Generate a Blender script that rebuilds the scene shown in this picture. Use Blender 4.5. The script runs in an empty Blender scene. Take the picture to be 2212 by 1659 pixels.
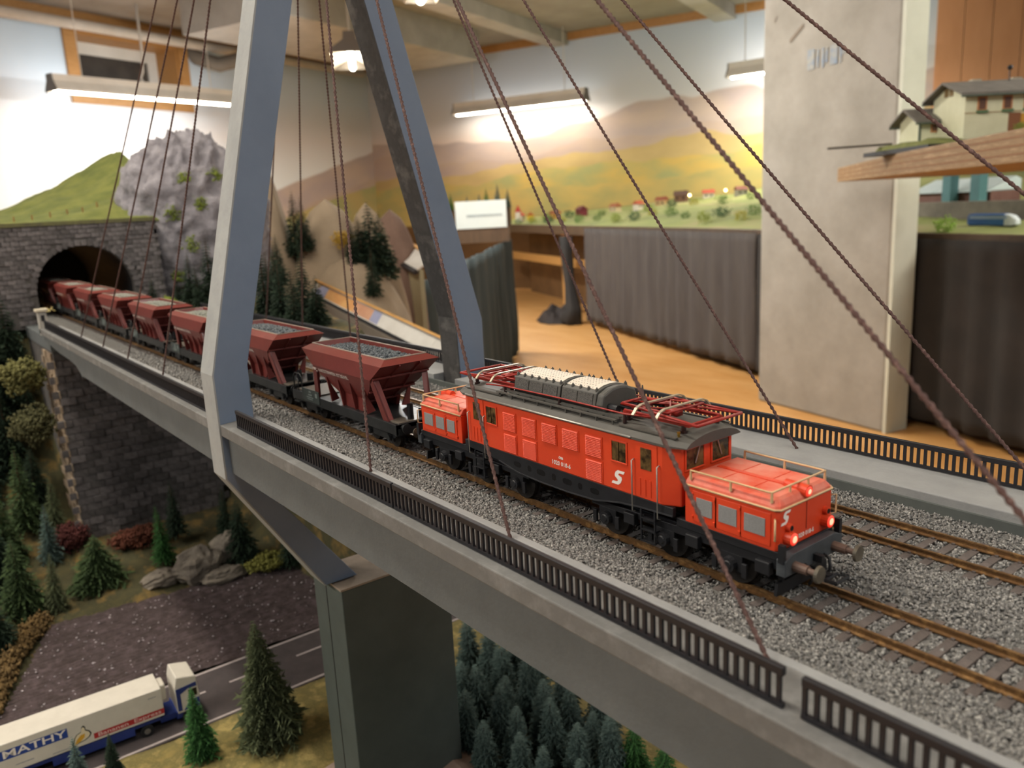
import bpy, math, random
import numpy as np
from mathutils import Vector, Matrix, noise

# ---------------------------------------------------------------- set-up
# All lengths below are written in millimetres; S turns them into metres.
S = 0.001
scene = bpy.context.scene
COL = scene.collection
random.seed(7)
rng = np.random.default_rng(7)

# camera (a phone held beside the bridge)
YAW, PITCH, ROLL, FPX = 2.48940935, -0.21663887, -0.05134561, 1752.43
_f = Vector((math.cos(PITCH) * math.cos(YAW), math.cos(PITCH) * math.sin(YAW), math.sin(PITCH)))
_r = Vector((math.sin(YAW), -math.cos(YAW), 0))
_u = _r.cross(_f)
_r2 = _r * math.cos(ROLL) + _u * math.sin(ROLL)
_u2 = _u * math.cos(ROLL) - _r * math.sin(ROLL)
cam_d = bpy.data.cameras.new('camera')
cam = bpy.data.objects.new('camera', cam_d)
COL.objects.link(cam)
_m = Matrix((( _r2.x, _u2.x, -_f.x, 221.392 * S), (_r2.y, _u2.y, -_f.y, -201.732 * S), (_r2.z, _u2.z, -_f.z, 116.525 * S), (0, 0, 0, 1)))
cam.matrix_world = _m
cam_d.sensor_fit = 'HORIZONTAL'
cam_d.sensor_width = 36
cam_d.lens = FPX / 2212 * 36
cam_d.clip_start = 0.004
cam_d.clip_end = 60
cam_d.dof.use_dof = True
cam_d.dof.focus_distance = 0.330
cam_d.dof.aperture_fstop = cam_d.lens / 1.55
scene.camera = cam

# world: dim cool fill light, standing in for the rest of the hall
world = bpy.data.worlds.new('hall')
scene.world = world
world.use_nodes = True
world.node_tree.nodes['Background'].inputs[0].default_value = (0.90, 0.95, 1.0, 1)
world.node_tree.nodes['Background'].inputs[1].default_value = 0.26

scene.view_settings.view_transform = 'Standard'
scene.view_settings.look = 'None'
scene.view_settings.gamma = 1
scene.view_settings.use_curve_mapping = False
scene.view_settings.exposure = 0.06
scene.cycles.max_bounces = 5
scene.cycles.diffuse_bounces = 2
scene.cycles.glossy_bounces = 2
scene.cycles.transmission_bounces = 3
scene.cycles.caustics_reflective = False
scene.cycles.caustics_refractive = False

# ---------------------------------------------------------------- helpers
def lin(c):
    if isinstance(c, str):
        c = tuple(int(c[i:i + 2], 16) for i in (0, 2, 4))
    return tuple(((v / 255) / 12.92 if v / 255 <= .04045 else (((v / 255) + .055) / 1.055) ** 2.4) for v in c) + (1.0,)

MATS = {}
def mat(name, c1, c2=None, scale=150, rough=.6, metal=0, bump=0, bscale=None, c3=None, detail=6, emit=None, estr=0, trans=0, spec=.5, lo=.35, hi=.65, stretch=None, coat=0):
    """procedural material: base colour varied by noise, optional bump"""
    if name in MATS:
        return MATS[name]
    m = bpy.data.materials.new(name)
    m.use_nodes = True
    nt = m.node_tree
    b = nt.nodes['Principled BSDF']
    b.inputs['Roughness'].default_value = rough
    b.inputs['Metallic'].default_value = metal
    b.inputs['Specular IOR Level'].default_value = spec
    b.inputs['Coat Weight'].default_value = coat
    b.inputs['Base Color'].default_value = lin(c1)
    if trans:
        b.inputs['Transmission Weight'].default_value = trans
    if emit:
        b.inputs['Emission Color'].default_value = lin(emit)
        b.inputs['Emission Strength'].default_value = estr
    if c2 or bump:
        tc = nt.nodes.new('ShaderNodeTexCoord')
        vec = tc.outputs['Object']
        if stretch:
            mp = nt.nodes.new('ShaderNodeMapping')
            mp.inputs['Scale'].default_value = stretch
            nt.links.new(vec, mp.inputs[0]); vec = mp.outputs[0]
    if c2:
        n = nt.nodes.new('ShaderNodeTexNoise')
        n.inputs['Scale'].default_value = scale
        n.inputs['Detail'].default_value = detail
        n.inputs['Roughness'].default_value = .65
        nt.links.new(vec, n.inputs['Vector'])
        r = nt.nodes.new('ShaderNodeValToRGB')
        r.color_ramp.elements[0].position = lo
        r.color_ramp.elements[0].color = lin(c1)
        r.color_ramp.elements[1].position = hi
        r.color_ramp.elements[1].color = lin(c2)
        if c3:
            e = r.color_ramp.elements.new((lo + hi) / 2)
            e.color = lin(c3)
        nt.links.new(n.outputs['Fac'], r.inputs[0])
        nt.links.new(r.outputs[0], b.inputs['Base Color'])
    if bump:
        n2 = nt.nodes.new('ShaderNodeTexNoise')
        n2.inputs['Scale'].default_value = bscale or scale * 3
        n2.inputs['Detail'].default_value = 5
        nt.links.new(vec, n2.inputs['Vector'])
        bp = nt.nodes.new('ShaderNodeBump')
        bp.inputs['Strength'].default_value = min(1, bump)
        bp.inputs['Distance'].default_value = .0006 if bump <= 1 else .0006 * bump
        nt.links.new(n2.outputs['Fac'], bp.inputs['Height'])
        nt.links.new(bp.outputs[0], b.inputs['Normal'])
    MATS[name] = m
    return m

class MB:
    """collects shapes (mm) and links them as ONE mesh object"""
    def __init__(self):
        self.v = []; self.f = []
    def add(self, vs, fs):
        o = len(self.v)
        self.v += [tuple(p) for p in vs]
        self.f += [tuple(i + o for i in t) for t in fs]
        return self
    def box(self, x0, x1, y0, y1, z0, z1):
        return self.add([(x0, y0, z0), (x1, y0, z0), (x1, y1, z0), (x0, y1, z0), (x0, y0, z1), (x1, y0, z1), (x1, y1, z1), (x0, y1, z1)],
                        [(0, 3, 2, 1), (4, 5, 6, 7), (0, 1, 5, 4), (1, 2, 6, 5), (2, 3, 7, 6), (3, 0, 4, 7)])
    def beam(self, a, b, w, h, up=(0, 0, 1)):
        """box-section bar from a to b, width w (sideways), height h"""
        a = Vector(a); b = Vector(b); d = (b - a).normalized(); up = Vector(up)
        s = d.cross(up)
        s = s.normalized() if s.length > 1e-6 else Vector((1, 0, 0))
        t = s.cross(d).normalized()
        vs = []
        for p in (a, b):
            for i, j in ((-1, -1), (1, -1), (1, 1), (-1, 1)):
                vs.append(p + s * (w / 2 * i) + t * (h / 2 * j))
        return self.add(vs, [(3, 2, 1, 0), (4, 5, 6, 7), (0, 1, 5, 4), (1, 2, 6, 5), (2, 3, 7, 6), (3, 0, 4, 7)])
    def prism(self, pts, axis, a, b):
        k = 'xyz'.index(axis); n = len(pts); vs = []
        for t in (a, b):
            for p in pts:
                q = list(p); q.insert(k, t); vs.append(q)
        area = sum(pts[i][0] * pts[(i + 1) % n][1] - pts[(i + 1) % n][0] * pts[i][1] for i in range(n))
        flip = (area > 0) ^ (axis == 'y') ^ (b < a)
        fs = []
        lo = tuple(range(n)); hi = tuple(range(n, 2 * n))
        if flip:
            fs += [lo[::-1], hi]
            fs += [(i, (i + 1) % n, n + (i + 1) % n, n + i) for i in range(n)]
        else:
            fs += [lo, hi[::-1]]
            fs += [(n + i, n + (i + 1) % n, (i + 1) % n, i) for i in range(n)]
        return self.add(vs, fs)
    def loft(self, rings, caps=True):
        n = len(rings[0]); vs = [p for r in rings for p in r]; fs = []
        for k in range(len(rings) - 1):
            for i in range(n):
                j = (i + 1) % n
                fs.append((k * n + i, k * n + j, (k + 1) * n + j, (k + 1) * n + i))
        if caps:
            fs.append(tuple(range(n))[::-1]); fs.append(tuple((len(rings) - 1) * n + i for i in range(n)))
        return self.add(vs, fs)
    def tube(self, path, r, n=8, lobes=0, pitch=1, amp=0, caps=True):
        path = [Vector(p) for p in path]; rings = []; acc = 0
        d = (path[1] - path[0]).normalized()
        s = d.cross(Vector((0, 0, 1)))
        s = s.normalized() if s.length > 1e-4 else Vector((1, 0, 0))
        for i, p in enumerate(path):
            if i > 0:
                acc += (p - path[i - 1]).length
            if 0 < i < len(path) - 1:
                d = (path[i + 1] - path[i - 1]).normalized()
            elif i == len(path) - 1:
                d = (path[i] - path[i - 1]).normalized()
            s = (s - d * s.dot(d)).normalized(); t = d.cross(s)
            rr = r[i] if isinstance(r, (list, tuple)) else r
            ring = []
            for k in range(n):
                th = 2 * math.pi * k / n
                q = rr * (1 + (amp * math.cos(lobes * (th - 2 * math.pi * acc / pitch)) if lobes else 0))
                ring.append(p + s * (q * math.cos(th)) + t * (q * math.sin(th)))
            rings.append(ring)
        return self.loft(rings, caps)
    def cyl(self, a, b, r0, r1=None, n=12):
        r1 = r0 if r1 is None else r1
        a = Vector(a); b = Vector(b)
        return self.tube([a, b], [r0, r1], n)
    def ball(self, c, r, n=10, m=6):
        rx, ry, rz = r if isinstance(r, tuple) else (r, r, r)
        rings = []
        for j in range(1, m):
            ph = math.pi * j / m
            rings.append([(c[0] + rx * math.sin(ph) * math.cos(2 * math.pi * i / n), c[1] + ry * math.sin(ph) * math.sin(2 * math.pi * i / n), c[2] - rz * math.cos(ph)) for i in range(n)])
        o = len(self.v)
        self.loft(rings, False)
        k = len(self.v)
        self.v += [(c[0], c[1], c[2] - rz), (c[0], c[1], c[2] + rz)]
        L = o + (m - 2) * n
        for i in range(n):
            self.f.append((k, o + (i + 1) % n, o + i))
            self.f.append((k + 1, L + i, L + (i + 1) % n))
        return self
    def build(self, name, m, parent=None, smooth=False, org=(0, 0, 0), bevel=0, seg=2):
        me = bpy.data.meshes.new(name)
        ox, oy, oz = org
        me.from_pydata([((x - ox) * S, (y - oy) * S, (z - oz) * S) for x, y, z in self.v], [], self.f)
        if smooth:
            me.polygons.foreach_set('use_smooth', [True] * len(me.polygons))
        me.materials.append(m)
        me.update()
        o = bpy.data.objects.new(name, me)
        COL.objects.link(o)
        if parent is not None:
            o.parent = parent
        else:
            o.location = (ox * S, oy * S, oz * S)
        if bevel:
            bv = o.modifiers.new('bevel', 'BEVEL')
            bv.width = bevel * S; bv.segments = seg; bv.limit_method = 'ANGLE'; bv.angle_limit = math.radians(35)
        return o

def np_mesh(name, V, F, m, parent=None, org=(0, 0, 0), smooth=False):
    """big meshes straight from numpy arrays (F: k x 3 or k x 4)"""
    me = bpy.data.meshes.new(name)
    V = (np.asarray(V, float) - np.array(org)) * S
    F = np.asarray(F, np.int32)
    me.vertices.add(len(V)); me.vertices.foreach_set('co', V.ravel().astype(np.float32))
    k = F.shape[1]
    me.loops.add(F.size); me.loops.foreach_set('vertex_index', F.ravel())
    me.polygons.add(len(F))
    me.polygons.foreach_set('loop_start', np.arange(0, F.size, k, dtype=np.int32))
    me.polygons.foreach_set('loop_total', np.full(len(F), k, np.int32))
    if smooth:
        me.polygons.foreach_set('use_smooth', np.ones(len(F), bool))
    me.materials.append(m)
    me.update(calc_edges=True); me.validate()
    o = bpy.data.objects.new(name, me)
    COL.objects.link(o)
    if parent is not None:
        o.parent = parent
    else:
        o.location = tuple(c * S for c in org)
    return o

def tag(o, label=None, cat=None, group=None, kind=None):
    if label: o['label'] = label
    if cat: o['category'] = cat
    if group: o['group'] = group
    if kind: o['kind'] = kind
    return o
def thing(name, label, cat, loc=(0, 0, 0), rz=0, group=None):
    o = bpy.data.objects.new(name, None)
    COL.objects.link(o)
    o.empty_display_size = .01
    o.location = tuple(c * S for c in loc); o.rotation_euler = (0, 0, rz)
    return tag(o, label, cat, group)
def copy_tree(o, parent=None):
    c = o.copy(); COL.objects.link(c)
    c.parent = parent
    for ch in list(o.children):
        copy_tree(ch, c)
    return c
def struct(o):
    o['kind'] = 'structure'; return o
def text(name, body, size, loc, rot, m, parent, ext=.04, align='CENTER', shear=0, sx=1, bold=0):
    cu = bpy.data.curves.new(name, 'FONT')
    cu.body = body; cu.size = size * S; cu.extrude = ext * S; cu.align_x = align; cu.align_y = 'CENTER'; cu.shear = shear; cu.resolution_u = 2
    cu.offset = bold * S
    t = bpy.data.objects.new(name, cu)
    me = bpy.data.meshes.new_from_object(t)
    bpy.data.objects.remove(t)
    me.name = name; me.materials.clear(); me.materials.append(m)
    o = bpy.data.objects.new(name, me)
    COL.objects.link(o); o.parent = parent
    o.location = tuple(c * S for c in loc); o.rotation_euler = rot; o.scale = (sx, 1, 1)
    return o
def fit_width(o, w):
    xs = [p.co.x for p in o.data.vertices]
    o.scale = (w * S / (max(xs) - min(xs)), 1, 1)
    return o
def nth(k):
    return ('first', 'second', 'third', 'fourth', 'fifth', 'sixth', 'seventh', 'eighth', 'ninth', 'tenth', 'eleventh', 'twelfth')[k]
def shards(n_or_pts, r0, r1, flat=1.0):
    """random faceted pebbles: points -> (V, F) with 8 triangles each"""
    P = np.asarray(n_or_pts, float); n = len(P)
    base = np.array([(1, 0, 0), (-1, 0, 0), (0, 1, 0), (0, -1, 0), (0, 0, 1), (0, 0, -1)], float)
    tri = np.array([(0, 2, 4), (2, 1, 4), (1, 3, 4), (3, 0, 4), (2, 0, 5), (1, 2, 5), (3, 1, 5), (0, 3, 5)])
    r = rng.uniform(r0, r1, (n, 1, 1))
    V = base[None] * rng.uniform(.6, 1.25, (n, 6, 1)) + rng.normal(0, .22, (n, 6, 3))
    a = rng.uniform(0, 6.283, n); b = rng.uniform(-.9, .9, n)
    ca, sa, cb, sb = np.cos(a), np.sin(a), np.cos(b), np.sin(b)
    x = V[..., 0] * ca[:, None] - V[..., 1] * sa[:, None]; y = V[..., 0] * sa[:, None] + V[..., 1] * ca[:, None]; z = V[..., 2]
    y2 = y * cb[:, None] - z * sb[:, None]; z2 = y * sb[:, None] + z * cb[:, None]
    V = np.stack([x, y2, z2 * flat], -1) * r + P[:, None, :]
    F = tri[None] + (np.arange(n) * 6)[:, None, None]
    return V.reshape(-1, 3), F.reshape(-1, 3)
# ---------------------------------------------------------------- the room
FZ, CZ = -750, 1700
u = Vector((.923, .385, 0)); v = Vector((-.385, .923, 0))      # along the back wall / away from the hall
K = Vector((-8240, 4450, 0))                                   # far corner of the room
ROOM_RZ = math.atan2(.385, .923)
def rm(a, b, z):                                               # room coords: a along back wall from the corner, b towards the hall
    p = K + u * a - v * b
    return (p.x, p.y, z)

m_plaster = mat('ceiling_boards', 'a39d94', '938c82', 3, .85, stretch=(1, 1, 1))
m_beam = mat('painted_beam', 'b9b5ae', 'a6a19a', 4, .7)
m_wood_o = mat('orange_wood', 'b5854e', 'a4743f', 12, .5, stretch=(1, 6, 6))
m_pine = mat('pine_wood', 'c99a5a', 'b58346', 10, .55, stretch=(2, 2, 14))
m_floor = mat('floor_laminate', 'c98f4e', 'd9a566', 3, .45, stretch=(1, 4, 1))
m_concrete = mat('raw_concrete', 'a5a097', '918c82', 5, .85, bump=.6, bscale=60, c3='9b968c')

def backdrop_mat(name, hills):
    """painted sky with layered hills, laid out along the wall in its own coordinates"""
    m = bpy.data.materials.new(name); m.use_nodes = True
    nt = m.node_tree; L = nt.links; b = nt.nodes['Principled BSDF']
    b.inputs['Roughness'].default_value = .9
    b.inputs['Specular IOR Level'].default_value = .1
    tc = nt.nodes.new('ShaderNodeTexCoord'); sp = nt.nodes.new('ShaderNodeSeparateXYZ')
    L.new(tc.outputs['Object'], sp.inputs[0])
    mr = nt.nodes.new('ShaderNodeMapRange'); mr.inputs[1].default_value = 0; mr.inputs[2].default_value = 1.7
    L.new(sp.outputs['Z'], mr.inputs[0])
    cr = nt.nodes.new('ShaderNodeValToRGB')
    for k, (pos, c) in enumerate(hills['sky']):
        if k < 2:
            e = cr.color_ramp.elements[k]; e.position = pos
        else:
            e = cr.color_ramp.elements.new(pos)
        e.color = lin(c)
    L.new(mr.outputs[0], cr.inputs[0])
    prev = cr.outputs[0]
    for (base, amp, fr, seed, slope, c1, c2) in hills['ridges']:
        comb = nt.nodes.new('ShaderNodeCombineXYZ')
        L.new(sp.outputs['X'], comb.inputs[0]); comb.inputs[1].default_value = seed
        n = nt.nodes.new('ShaderNodeTexNoise'); n.inputs['Scale'].default_value = fr; n.inputs['Detail'].default_value = 3
        L.new(comb.outputs[0], n.inputs['Vector'])
        a = nt.nodes.new('ShaderNodeMath'); a.operation = 'MULTIPLY_ADD'; a.inputs[1].default_value = amp; a.inputs[2].default_value = base - amp / 2
        L.new(n.outputs['Fac'], a.inputs[0])
        sl = nt.nodes.new('ShaderNodeMath'); sl.operation = 'MULTIPLY_ADD'; sl.inputs[1].default_value = slope
        L.new(sp.outputs['X'], sl.inputs[0]); L.new(a.outputs[0], sl.inputs[2])
        d = nt.nodes.new('ShaderNodeMath'); d.operation = 'SUBTRACT'
        L.new(sl.outputs[0], d.inputs[0]); L.new(sp.outputs['Z'], d.inputs[1])
        mk = nt.nodes.new('ShaderNodeMapRange'); mk.inputs[1].default_value = -.012; mk.inputs[2].default_value = .012
        L.new(d.outputs[0], mk.inputs[0])
        n2 = nt.nodes.new('ShaderNodeTexNoise'); n2.inputs['Scale'].default_value = 2.2; n2.inputs['Detail'].default_value = 4
        mp = nt.nodes.new('ShaderNodeMapping'); mp.inputs['Scale'].default_value = (.9, 1, 2); mp.inputs['Location'].default_value = (seed, 0, 0)
        L.new(tc.outputs['Object'], mp.inputs[0]); L.new(mp.outputs[0], n2.inputs['Vector'])
        c = nt.nodes.new('ShaderNodeValToRGB')
        c.color_ramp.elements[0].position = .38; c.color_ramp.elements[0].color = lin(c1)
        c.color_ramp.elements[1].position = .62; c.color_ramp.elements[1].color = lin(c2)
        L.new(n2.outputs['Fac'], c.inputs[0])
        mx = nt.nodes.new('ShaderNodeMix'); mx.data_type = 'RGBA'
        L.new(mk.outputs[0], mx.inputs[0]); L.new(prev, mx.inputs[6]); L.new(c.outputs[0], mx.inputs[7])
        prev = mx.outputs[2]
    L.new(prev, b.inputs['Base Color'])
    return m
ridges_b = [(.80, .75, .55, 3.1, .035, 'b7a7a2', 'c6b2a4'), (.60, .55, .8, 9.7, .03, 'c3ad98', 'b8a49b'),
            (.44, .45, .9, 1.3, .05, 'ccb27c', 'bda472'), (.35, .36, 1.1, 5.5, .035, 'aba872', 'd2b266'), (.22, .26, 1.4, 8.2, .03, 'd0b26c', 'b3a66c'), (-.06, 0, 1, 0, 0, '644a30', '745638')]
wb_mat = backdrop_mat('painted_backdrop', dict(sky=[(0, 'eed2ba'), (.42, 'e6d0c0'), (.62, 'd4d4d6'), (1, 'b9c6d4')], ridges=ridges_b))
wl_mat = backdrop_mat('painted_sky', dict(sky=[(0, 'e8f2f4'), (.2, 'eef4f4'), (.5, 'e0dad8'), (.75, 'cdd8e2'), (1, 'bccad6')],
                      ridges=[(-.62, .14, .9, 2.1, .27, 'b7a7a2', 'c6b2a4'), (-.80, .12, 1.1, 7.3, .25, 'c3ad98', 'b8a49b'), (-.70, .10, 1.2, 4.4, .215, 'c0ac74', 'aaa874')]))
def wall(name, a, along, length, m, label=None):
    """a slab whose own x runs along the wall, built at the wall"""
    w = MB().box(0, length, 0, 120, FZ, CZ + 40).build(name, m)
    w.location = (a[0] * S, a[1] * S, 0)
    w.rotation_euler = (0, 0, math.atan2(along[1], along[0]))
    return struct(w)
wall('wall_back', rm(-120, 0, 0), u, 9600, wb_mat)
# the left wall, with the real opening of its window
p0 = rm(0, 5200, 0)
m_white = mat('white_paint', 'd8d2c8', 'cbc4b8', 4, .7)
W0, W1, WZ0, WZ1 = 1750, 2675, 1135, 1560        # window opening (own x measured from p0) 
wl = MB()
# own x runs from p0 towards the corner; outward side is -x rotated -> use +y outward
wl.box(0, W0, 0, 420, FZ, CZ + 40).box(W1, 5200, 0, 420, FZ, CZ + 40).box(W0, W1, 0, 420, FZ, WZ0).box(W0, W1, 0, 420, WZ1, CZ + 40)
wlo = wl.build('wall_left', wl_mat)
wlo.location = (p0[0] * S, p0[1] * S, 0); wlo.rotation_euler = (0, 0, math.atan2(v.y, v.x)); struct(wlo)
# window: wide wooden frame, deep reveal, white inner sash, dark glass
win = MB()
fw = 95
win.box(W0 - fw, W1 + fw, -22, 0, WZ1, WZ1 + 80).box(W0 - fw, W1 + fw, -22, 0, WZ0 - fw, WZ0).box(W0 - fw, W0, -22, 0, WZ0, WZ1).box(W1, W1 + fw, -22, 0, WZ0, WZ1)
win.box(W0, W1, 0, 300, WZ1 - 14, WZ1).box(W0, W1, 0, 300, WZ0, WZ0 + 14).box(W0, W0 + 14, 0, 300, WZ0 + 14, WZ1 - 14).box(W1 - 14, W1, 0, 300, WZ0 + 14, WZ1 - 14)
wo = win.build('window_1', m_wood_o); wo.location = wlo.location; wo.rotation_euler = wlo.rotation_euler; struct(wo)
sash = MB()
sw = 90
sash.box(W0 + 14, W1 - 14, 250, 300, WZ1 - 14 - sw, WZ1 - 14).box(W0 + 14, W1 - 14, 250, 300, WZ0 + 14, WZ0 + 14 + sw).box(W0 + 14, W0 + 14 + sw, 250, 300, WZ0 + 104, WZ1 - 104).box(W1 - 14 - sw, W1 - 14, 250, 300, WZ0 + 104, WZ1 - 104)
sash.build('window_sash', m_white, wo)
MB().box(W0 + 104, W1 - 104, 270, 282, WZ0 + 104, WZ1 - 104).build('window_pane', mat('night_glass', '3a3633', '4a443e', 6, .15), wo)

fl = MB().box(-9600, 3200, -3600, 9600, FZ - 60, FZ).build('floor', m_floor); struct(fl)
ce = MB().add([rm(-120, -120, CZ), rm(9500, -120, CZ), rm(9500, 9000, CZ), rm(-120, 9000, CZ), rm(-120, -120, CZ + 60), rm(9500, -120, CZ + 60), rm(9500, 9000, CZ + 60), rm(-120, 9000, CZ + 60)],
              [(0, 1, 2, 3), (7, 6, 5, 4), (0, 4, 5, 1), (1, 5, 6, 2), (2, 6, 7, 3), (3, 7, 4, 0)]).build('ceiling', m_plaster); struct(ce)
def rbox(mb, a0, a1, b0, b1, z0, z1):
    c = [rm(a0, b0, z0), rm(a1, b0, z0), rm(a1, b1, z0), rm(a0, b1, z0)]
    c += [(x, y, z1) for x, y, _ in c]
    mb.add(c, [(0, 1, 2, 3), (7, 6, 5, 4), (0, 4, 5, 1), (1, 5, 6, 2), (2, 6, 7, 3), (3, 7, 4, 0)])
    return mb
# wooden cornice strips where walls meet the ceiling
struct(rbox(MB(), 900, 9400, 0, 26, CZ - 70, CZ).build('trim_1', m_wood_o))
struct(rbox(MB(), 0, 26, 0, 5200, CZ - 70, CZ).build('trim_2', m_wood_o))
# boxed duct along the left wall / in the corner
m_duct = mat('duct_board', 'a9a49c', '99948b', 5, .7)
wp = MB().tube([rm(110, 5100, CZ - 115), rm(110, 200, CZ - 115)], 40, 12).build('wall_pipe', mat('pipe_white', 'd0c6ba', 'c2b7a9', 5, .6), None, smooth=True, org=rm(110, 2500, CZ - 115)); tag(wp, 'thick white pipe running along the top of the left wall', 'pipe')
struct(rbox(MB(), 900, 1900, 700, 3200, CZ - 260, CZ - 1).build('trim_4', m_duct))
# suspended ceiling beams
for k, a in enumerate((2300, 3900, 5600)):
    struct(rbox(MB(), a, a + 180, 0, 8800, CZ - 110, CZ - 1).build('trim_%d' % (5 + k), m_beam))
# orange timber partition, far right
pw = MB()
for k in range(14):
    rbox(pw, 5640 + k * 190, 5640 + k * 190 + 186, 0, 30, 560, CZ - 72)
struct(pw.build('trim_9', mat('orange_panels', 'd09468', 'c08458', 3, .55, stretch=(1, 1, .3))))

# raw concrete pillar with a faded blue stencil; pale right face paints in the lamplight
def pillar():
    a = Vector((-1814, 2668, 0)); b = Vector((-1203, 2549, 0)); d = (b - a); n = Vector((-d.y, d.x, 0)).normalized()
    q = [a, b, b + n * 110, a + n * 110]
    pts = [(p.x, p.y) for p in q]
    o = MB().prism(pts, 'z', FZ, CZ).build('wall_pillar', m_concrete, bevel=10)
    struct(o)
    e = b + d.normalized() * 14
    MB().prism([(b.x, b.y), (e.x, e.y), (e.x + n.x * 110, e.y + n.y * 110), (b.x + n.x * 110, b.y + n.y * 110)], 'z', FZ, CZ).build('lit_side', mat('lit_concrete', 'cfd0c0', 'c3c4b4', 4, .6), o)
    ms = mat('faded_blue_ink', '8795a5', 'a7a59c', 40, .9, lo=.4, hi=.6)
    dn = d.normalized()
    g = MB()
    for t0, t1, z0, z1 in ((228, 262, 545, 615), (272, 282, 550, 610), (296, 306, 545, 612), (312, 322, 560, 612), (334, 366, 548, 613), (376, 384, 548, 610), (386, 398, 575, 586)):
        p, r = a + dn * t0, a + dn * t1
        o3 = -n * 3
        g.add([(p.x + o3.x, p.y + o3.y, z0), (r.x + o3.x, r.y + o3.y, z0), (r.x + o3.x, r.y + o3.y, z1), (p.x + o3.x, p.y + o3.y, z1)], [(0, 1, 2, 3)])
    st = g.build('stencil_mark', ms, o)
    # dark scuff marks
    g = MB()
    for t0, z0, t1, z1, w in ((140, 655, 205, 700, 14), (60, 740, 70, 760, 10)):
        p, r = a + dn * t0 - n * 3, a + dn * t1 - n * 3
        g.add([(p.x, p.y, z0), (p.x, p.y, z0 + w), (r.x, r.y, z1 + w), (r.x, r.y, z1)], [(0, 3, 2, 1)])
    g.build('scuff_mark', mat('scuff', '85796b', None, rough=.9), o)
pillar()

# ---------------------------------------------------------------- lamps
m_lampw = mat('lamp_enamel', 'e4dccf', 'd6cdbf', 6, .4)
m_tube = mat('lit_tube', 'ffffff', emit='fff6e2', estr=22)
m_lampc = mat('lamp_cap', '6b6660', rough=.5)
def fluorescent(label, a, b, power, width=110, warm=(1, .955, .885), cord=True):
    a = Vector(a); b = Vector(b); c = (a + b) / 2; L = (b - a).length; rz = math.atan2(b.y - a.y, b.x - a.x)
    t = thing('fluorescent_lamp', label, 'lamp', c, rz, 'fluorescent lamps')
    h = L / 2
    MB().prism([(-34, 92), (34, 92), (38, 48), (width / 2, -8), (width / 2, -22), (width / 2 - 4, -22), (width / 2 - 5, -8), (30, 40), (-30, 40), (-width / 2 + 5, -8), (-width / 2 + 4, -22), (-width / 2, -22), (-width / 2, -8), (-38, 48)], 'x', -h, h).build('housing', m_lampw, t)
    for s in (-1, 1):
        MB().prism([(-34, 92), (34, 92), (38, 48), (width / 2, -8), (width / 2, -22), (-width / 2, -22), (-width / 2, -8), (-38, 48)], 'x', s * h, s * (h + 12)).build('end_cap', m_lampc, t)
    MB().cyl((-h + 12, 0, -12), (h - 12, 0, -12), 19, n=10).build('tube', m_tube, t, smooth=True)
    if cord:
        for s in (-.7, .7):
            MB().cyl((s * h, 0, 92), (s * h, 0, CZ - c.z), 4, n=6).build('cord', m_white, t)
    for part, ang, k in (('down', 0, .5), ('side', 1.35, .25), ('side', -1.35, .25)):
        ld = bpy.data.lights.new('tube_light', 'AREA'); ld.shape = 'RECTANGLE'; ld.size = (L - 30) * S; ld.size_y = (width * .6 if part == 'down' else 40) * S
        ld.energy = power * k; ld.color = warm
        lo = bpy.data.objects.new('tube_light', ld); COL.objects.link(lo); lo.parent = t
        lo.location = (0, math.copysign(width / 2 + 4, ang) * S if ang else 0, (-34 if not ang else -14) * S); lo.rotation_euler = (ang, 0, 0)
    return t
lampA = fluorescent('long white fluorescent lamp hanging in front of the small window', (-6302, 956, 1056), (-6708, 2374, 1056), 24, 150, (.92, .98, 1))
# loose white cable running up from that lamp
MB().tube([(-60, 0, 92), (-75, 0, 120), (-45, 10, 170), (-30, 10, 330), (-35, 0, CZ - 1056)], 9, 8).build('cable', m_white, lampA, smooth=True)
fluorescent('white fluorescent lamp hanging low before the painted hills', (-6871, 4680, 1050), (-5559, 5246, 1050), 9, 150)
fluorescent('bright lamp seen end-on behind the tall bridge pylon', (-4290, 2186, 1056), (-4830, 2480, 1056), 70, 240, (.95, .98, 1))
fluorescent('overhead lamp cut off by the top edge, beside the pylon', (-3190, 1985, 1068), (-1900, 1400, 1068), 60, 150)
fluorescent('lamp half hidden behind the concrete pillar', (-4154, 5533, 1056), (-3350, 5700, 1056), 36, 150)
# lamps over the bridge and the visitors' aisle, above and behind the photographer
fluorescent('ceiling lamp above the bridge, outside the picture', (-1450, -300, 1150), (0, -300, 1150), 13, 150)
fluorescent('ceiling lamp above the visitors aisle, outside the picture', (-1500, -1500, 1150), (-50, -1500, 1150), 34, 150)
fluorescent('added unseen lamp over the right end of the bridge, outside the picture', (900, -500, 1150), (1500, 820, 1150), 13, 150, (.93, .97, 1))  # added to brighten the pylon's right-facing sides
fluorescent('added unseen lamp over the far table, outside the picture on the right', (500, 2300, 1150), (300, 3750, 1150), 50, 150)  # added to light the pillar's right face and the farmhouses
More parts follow.
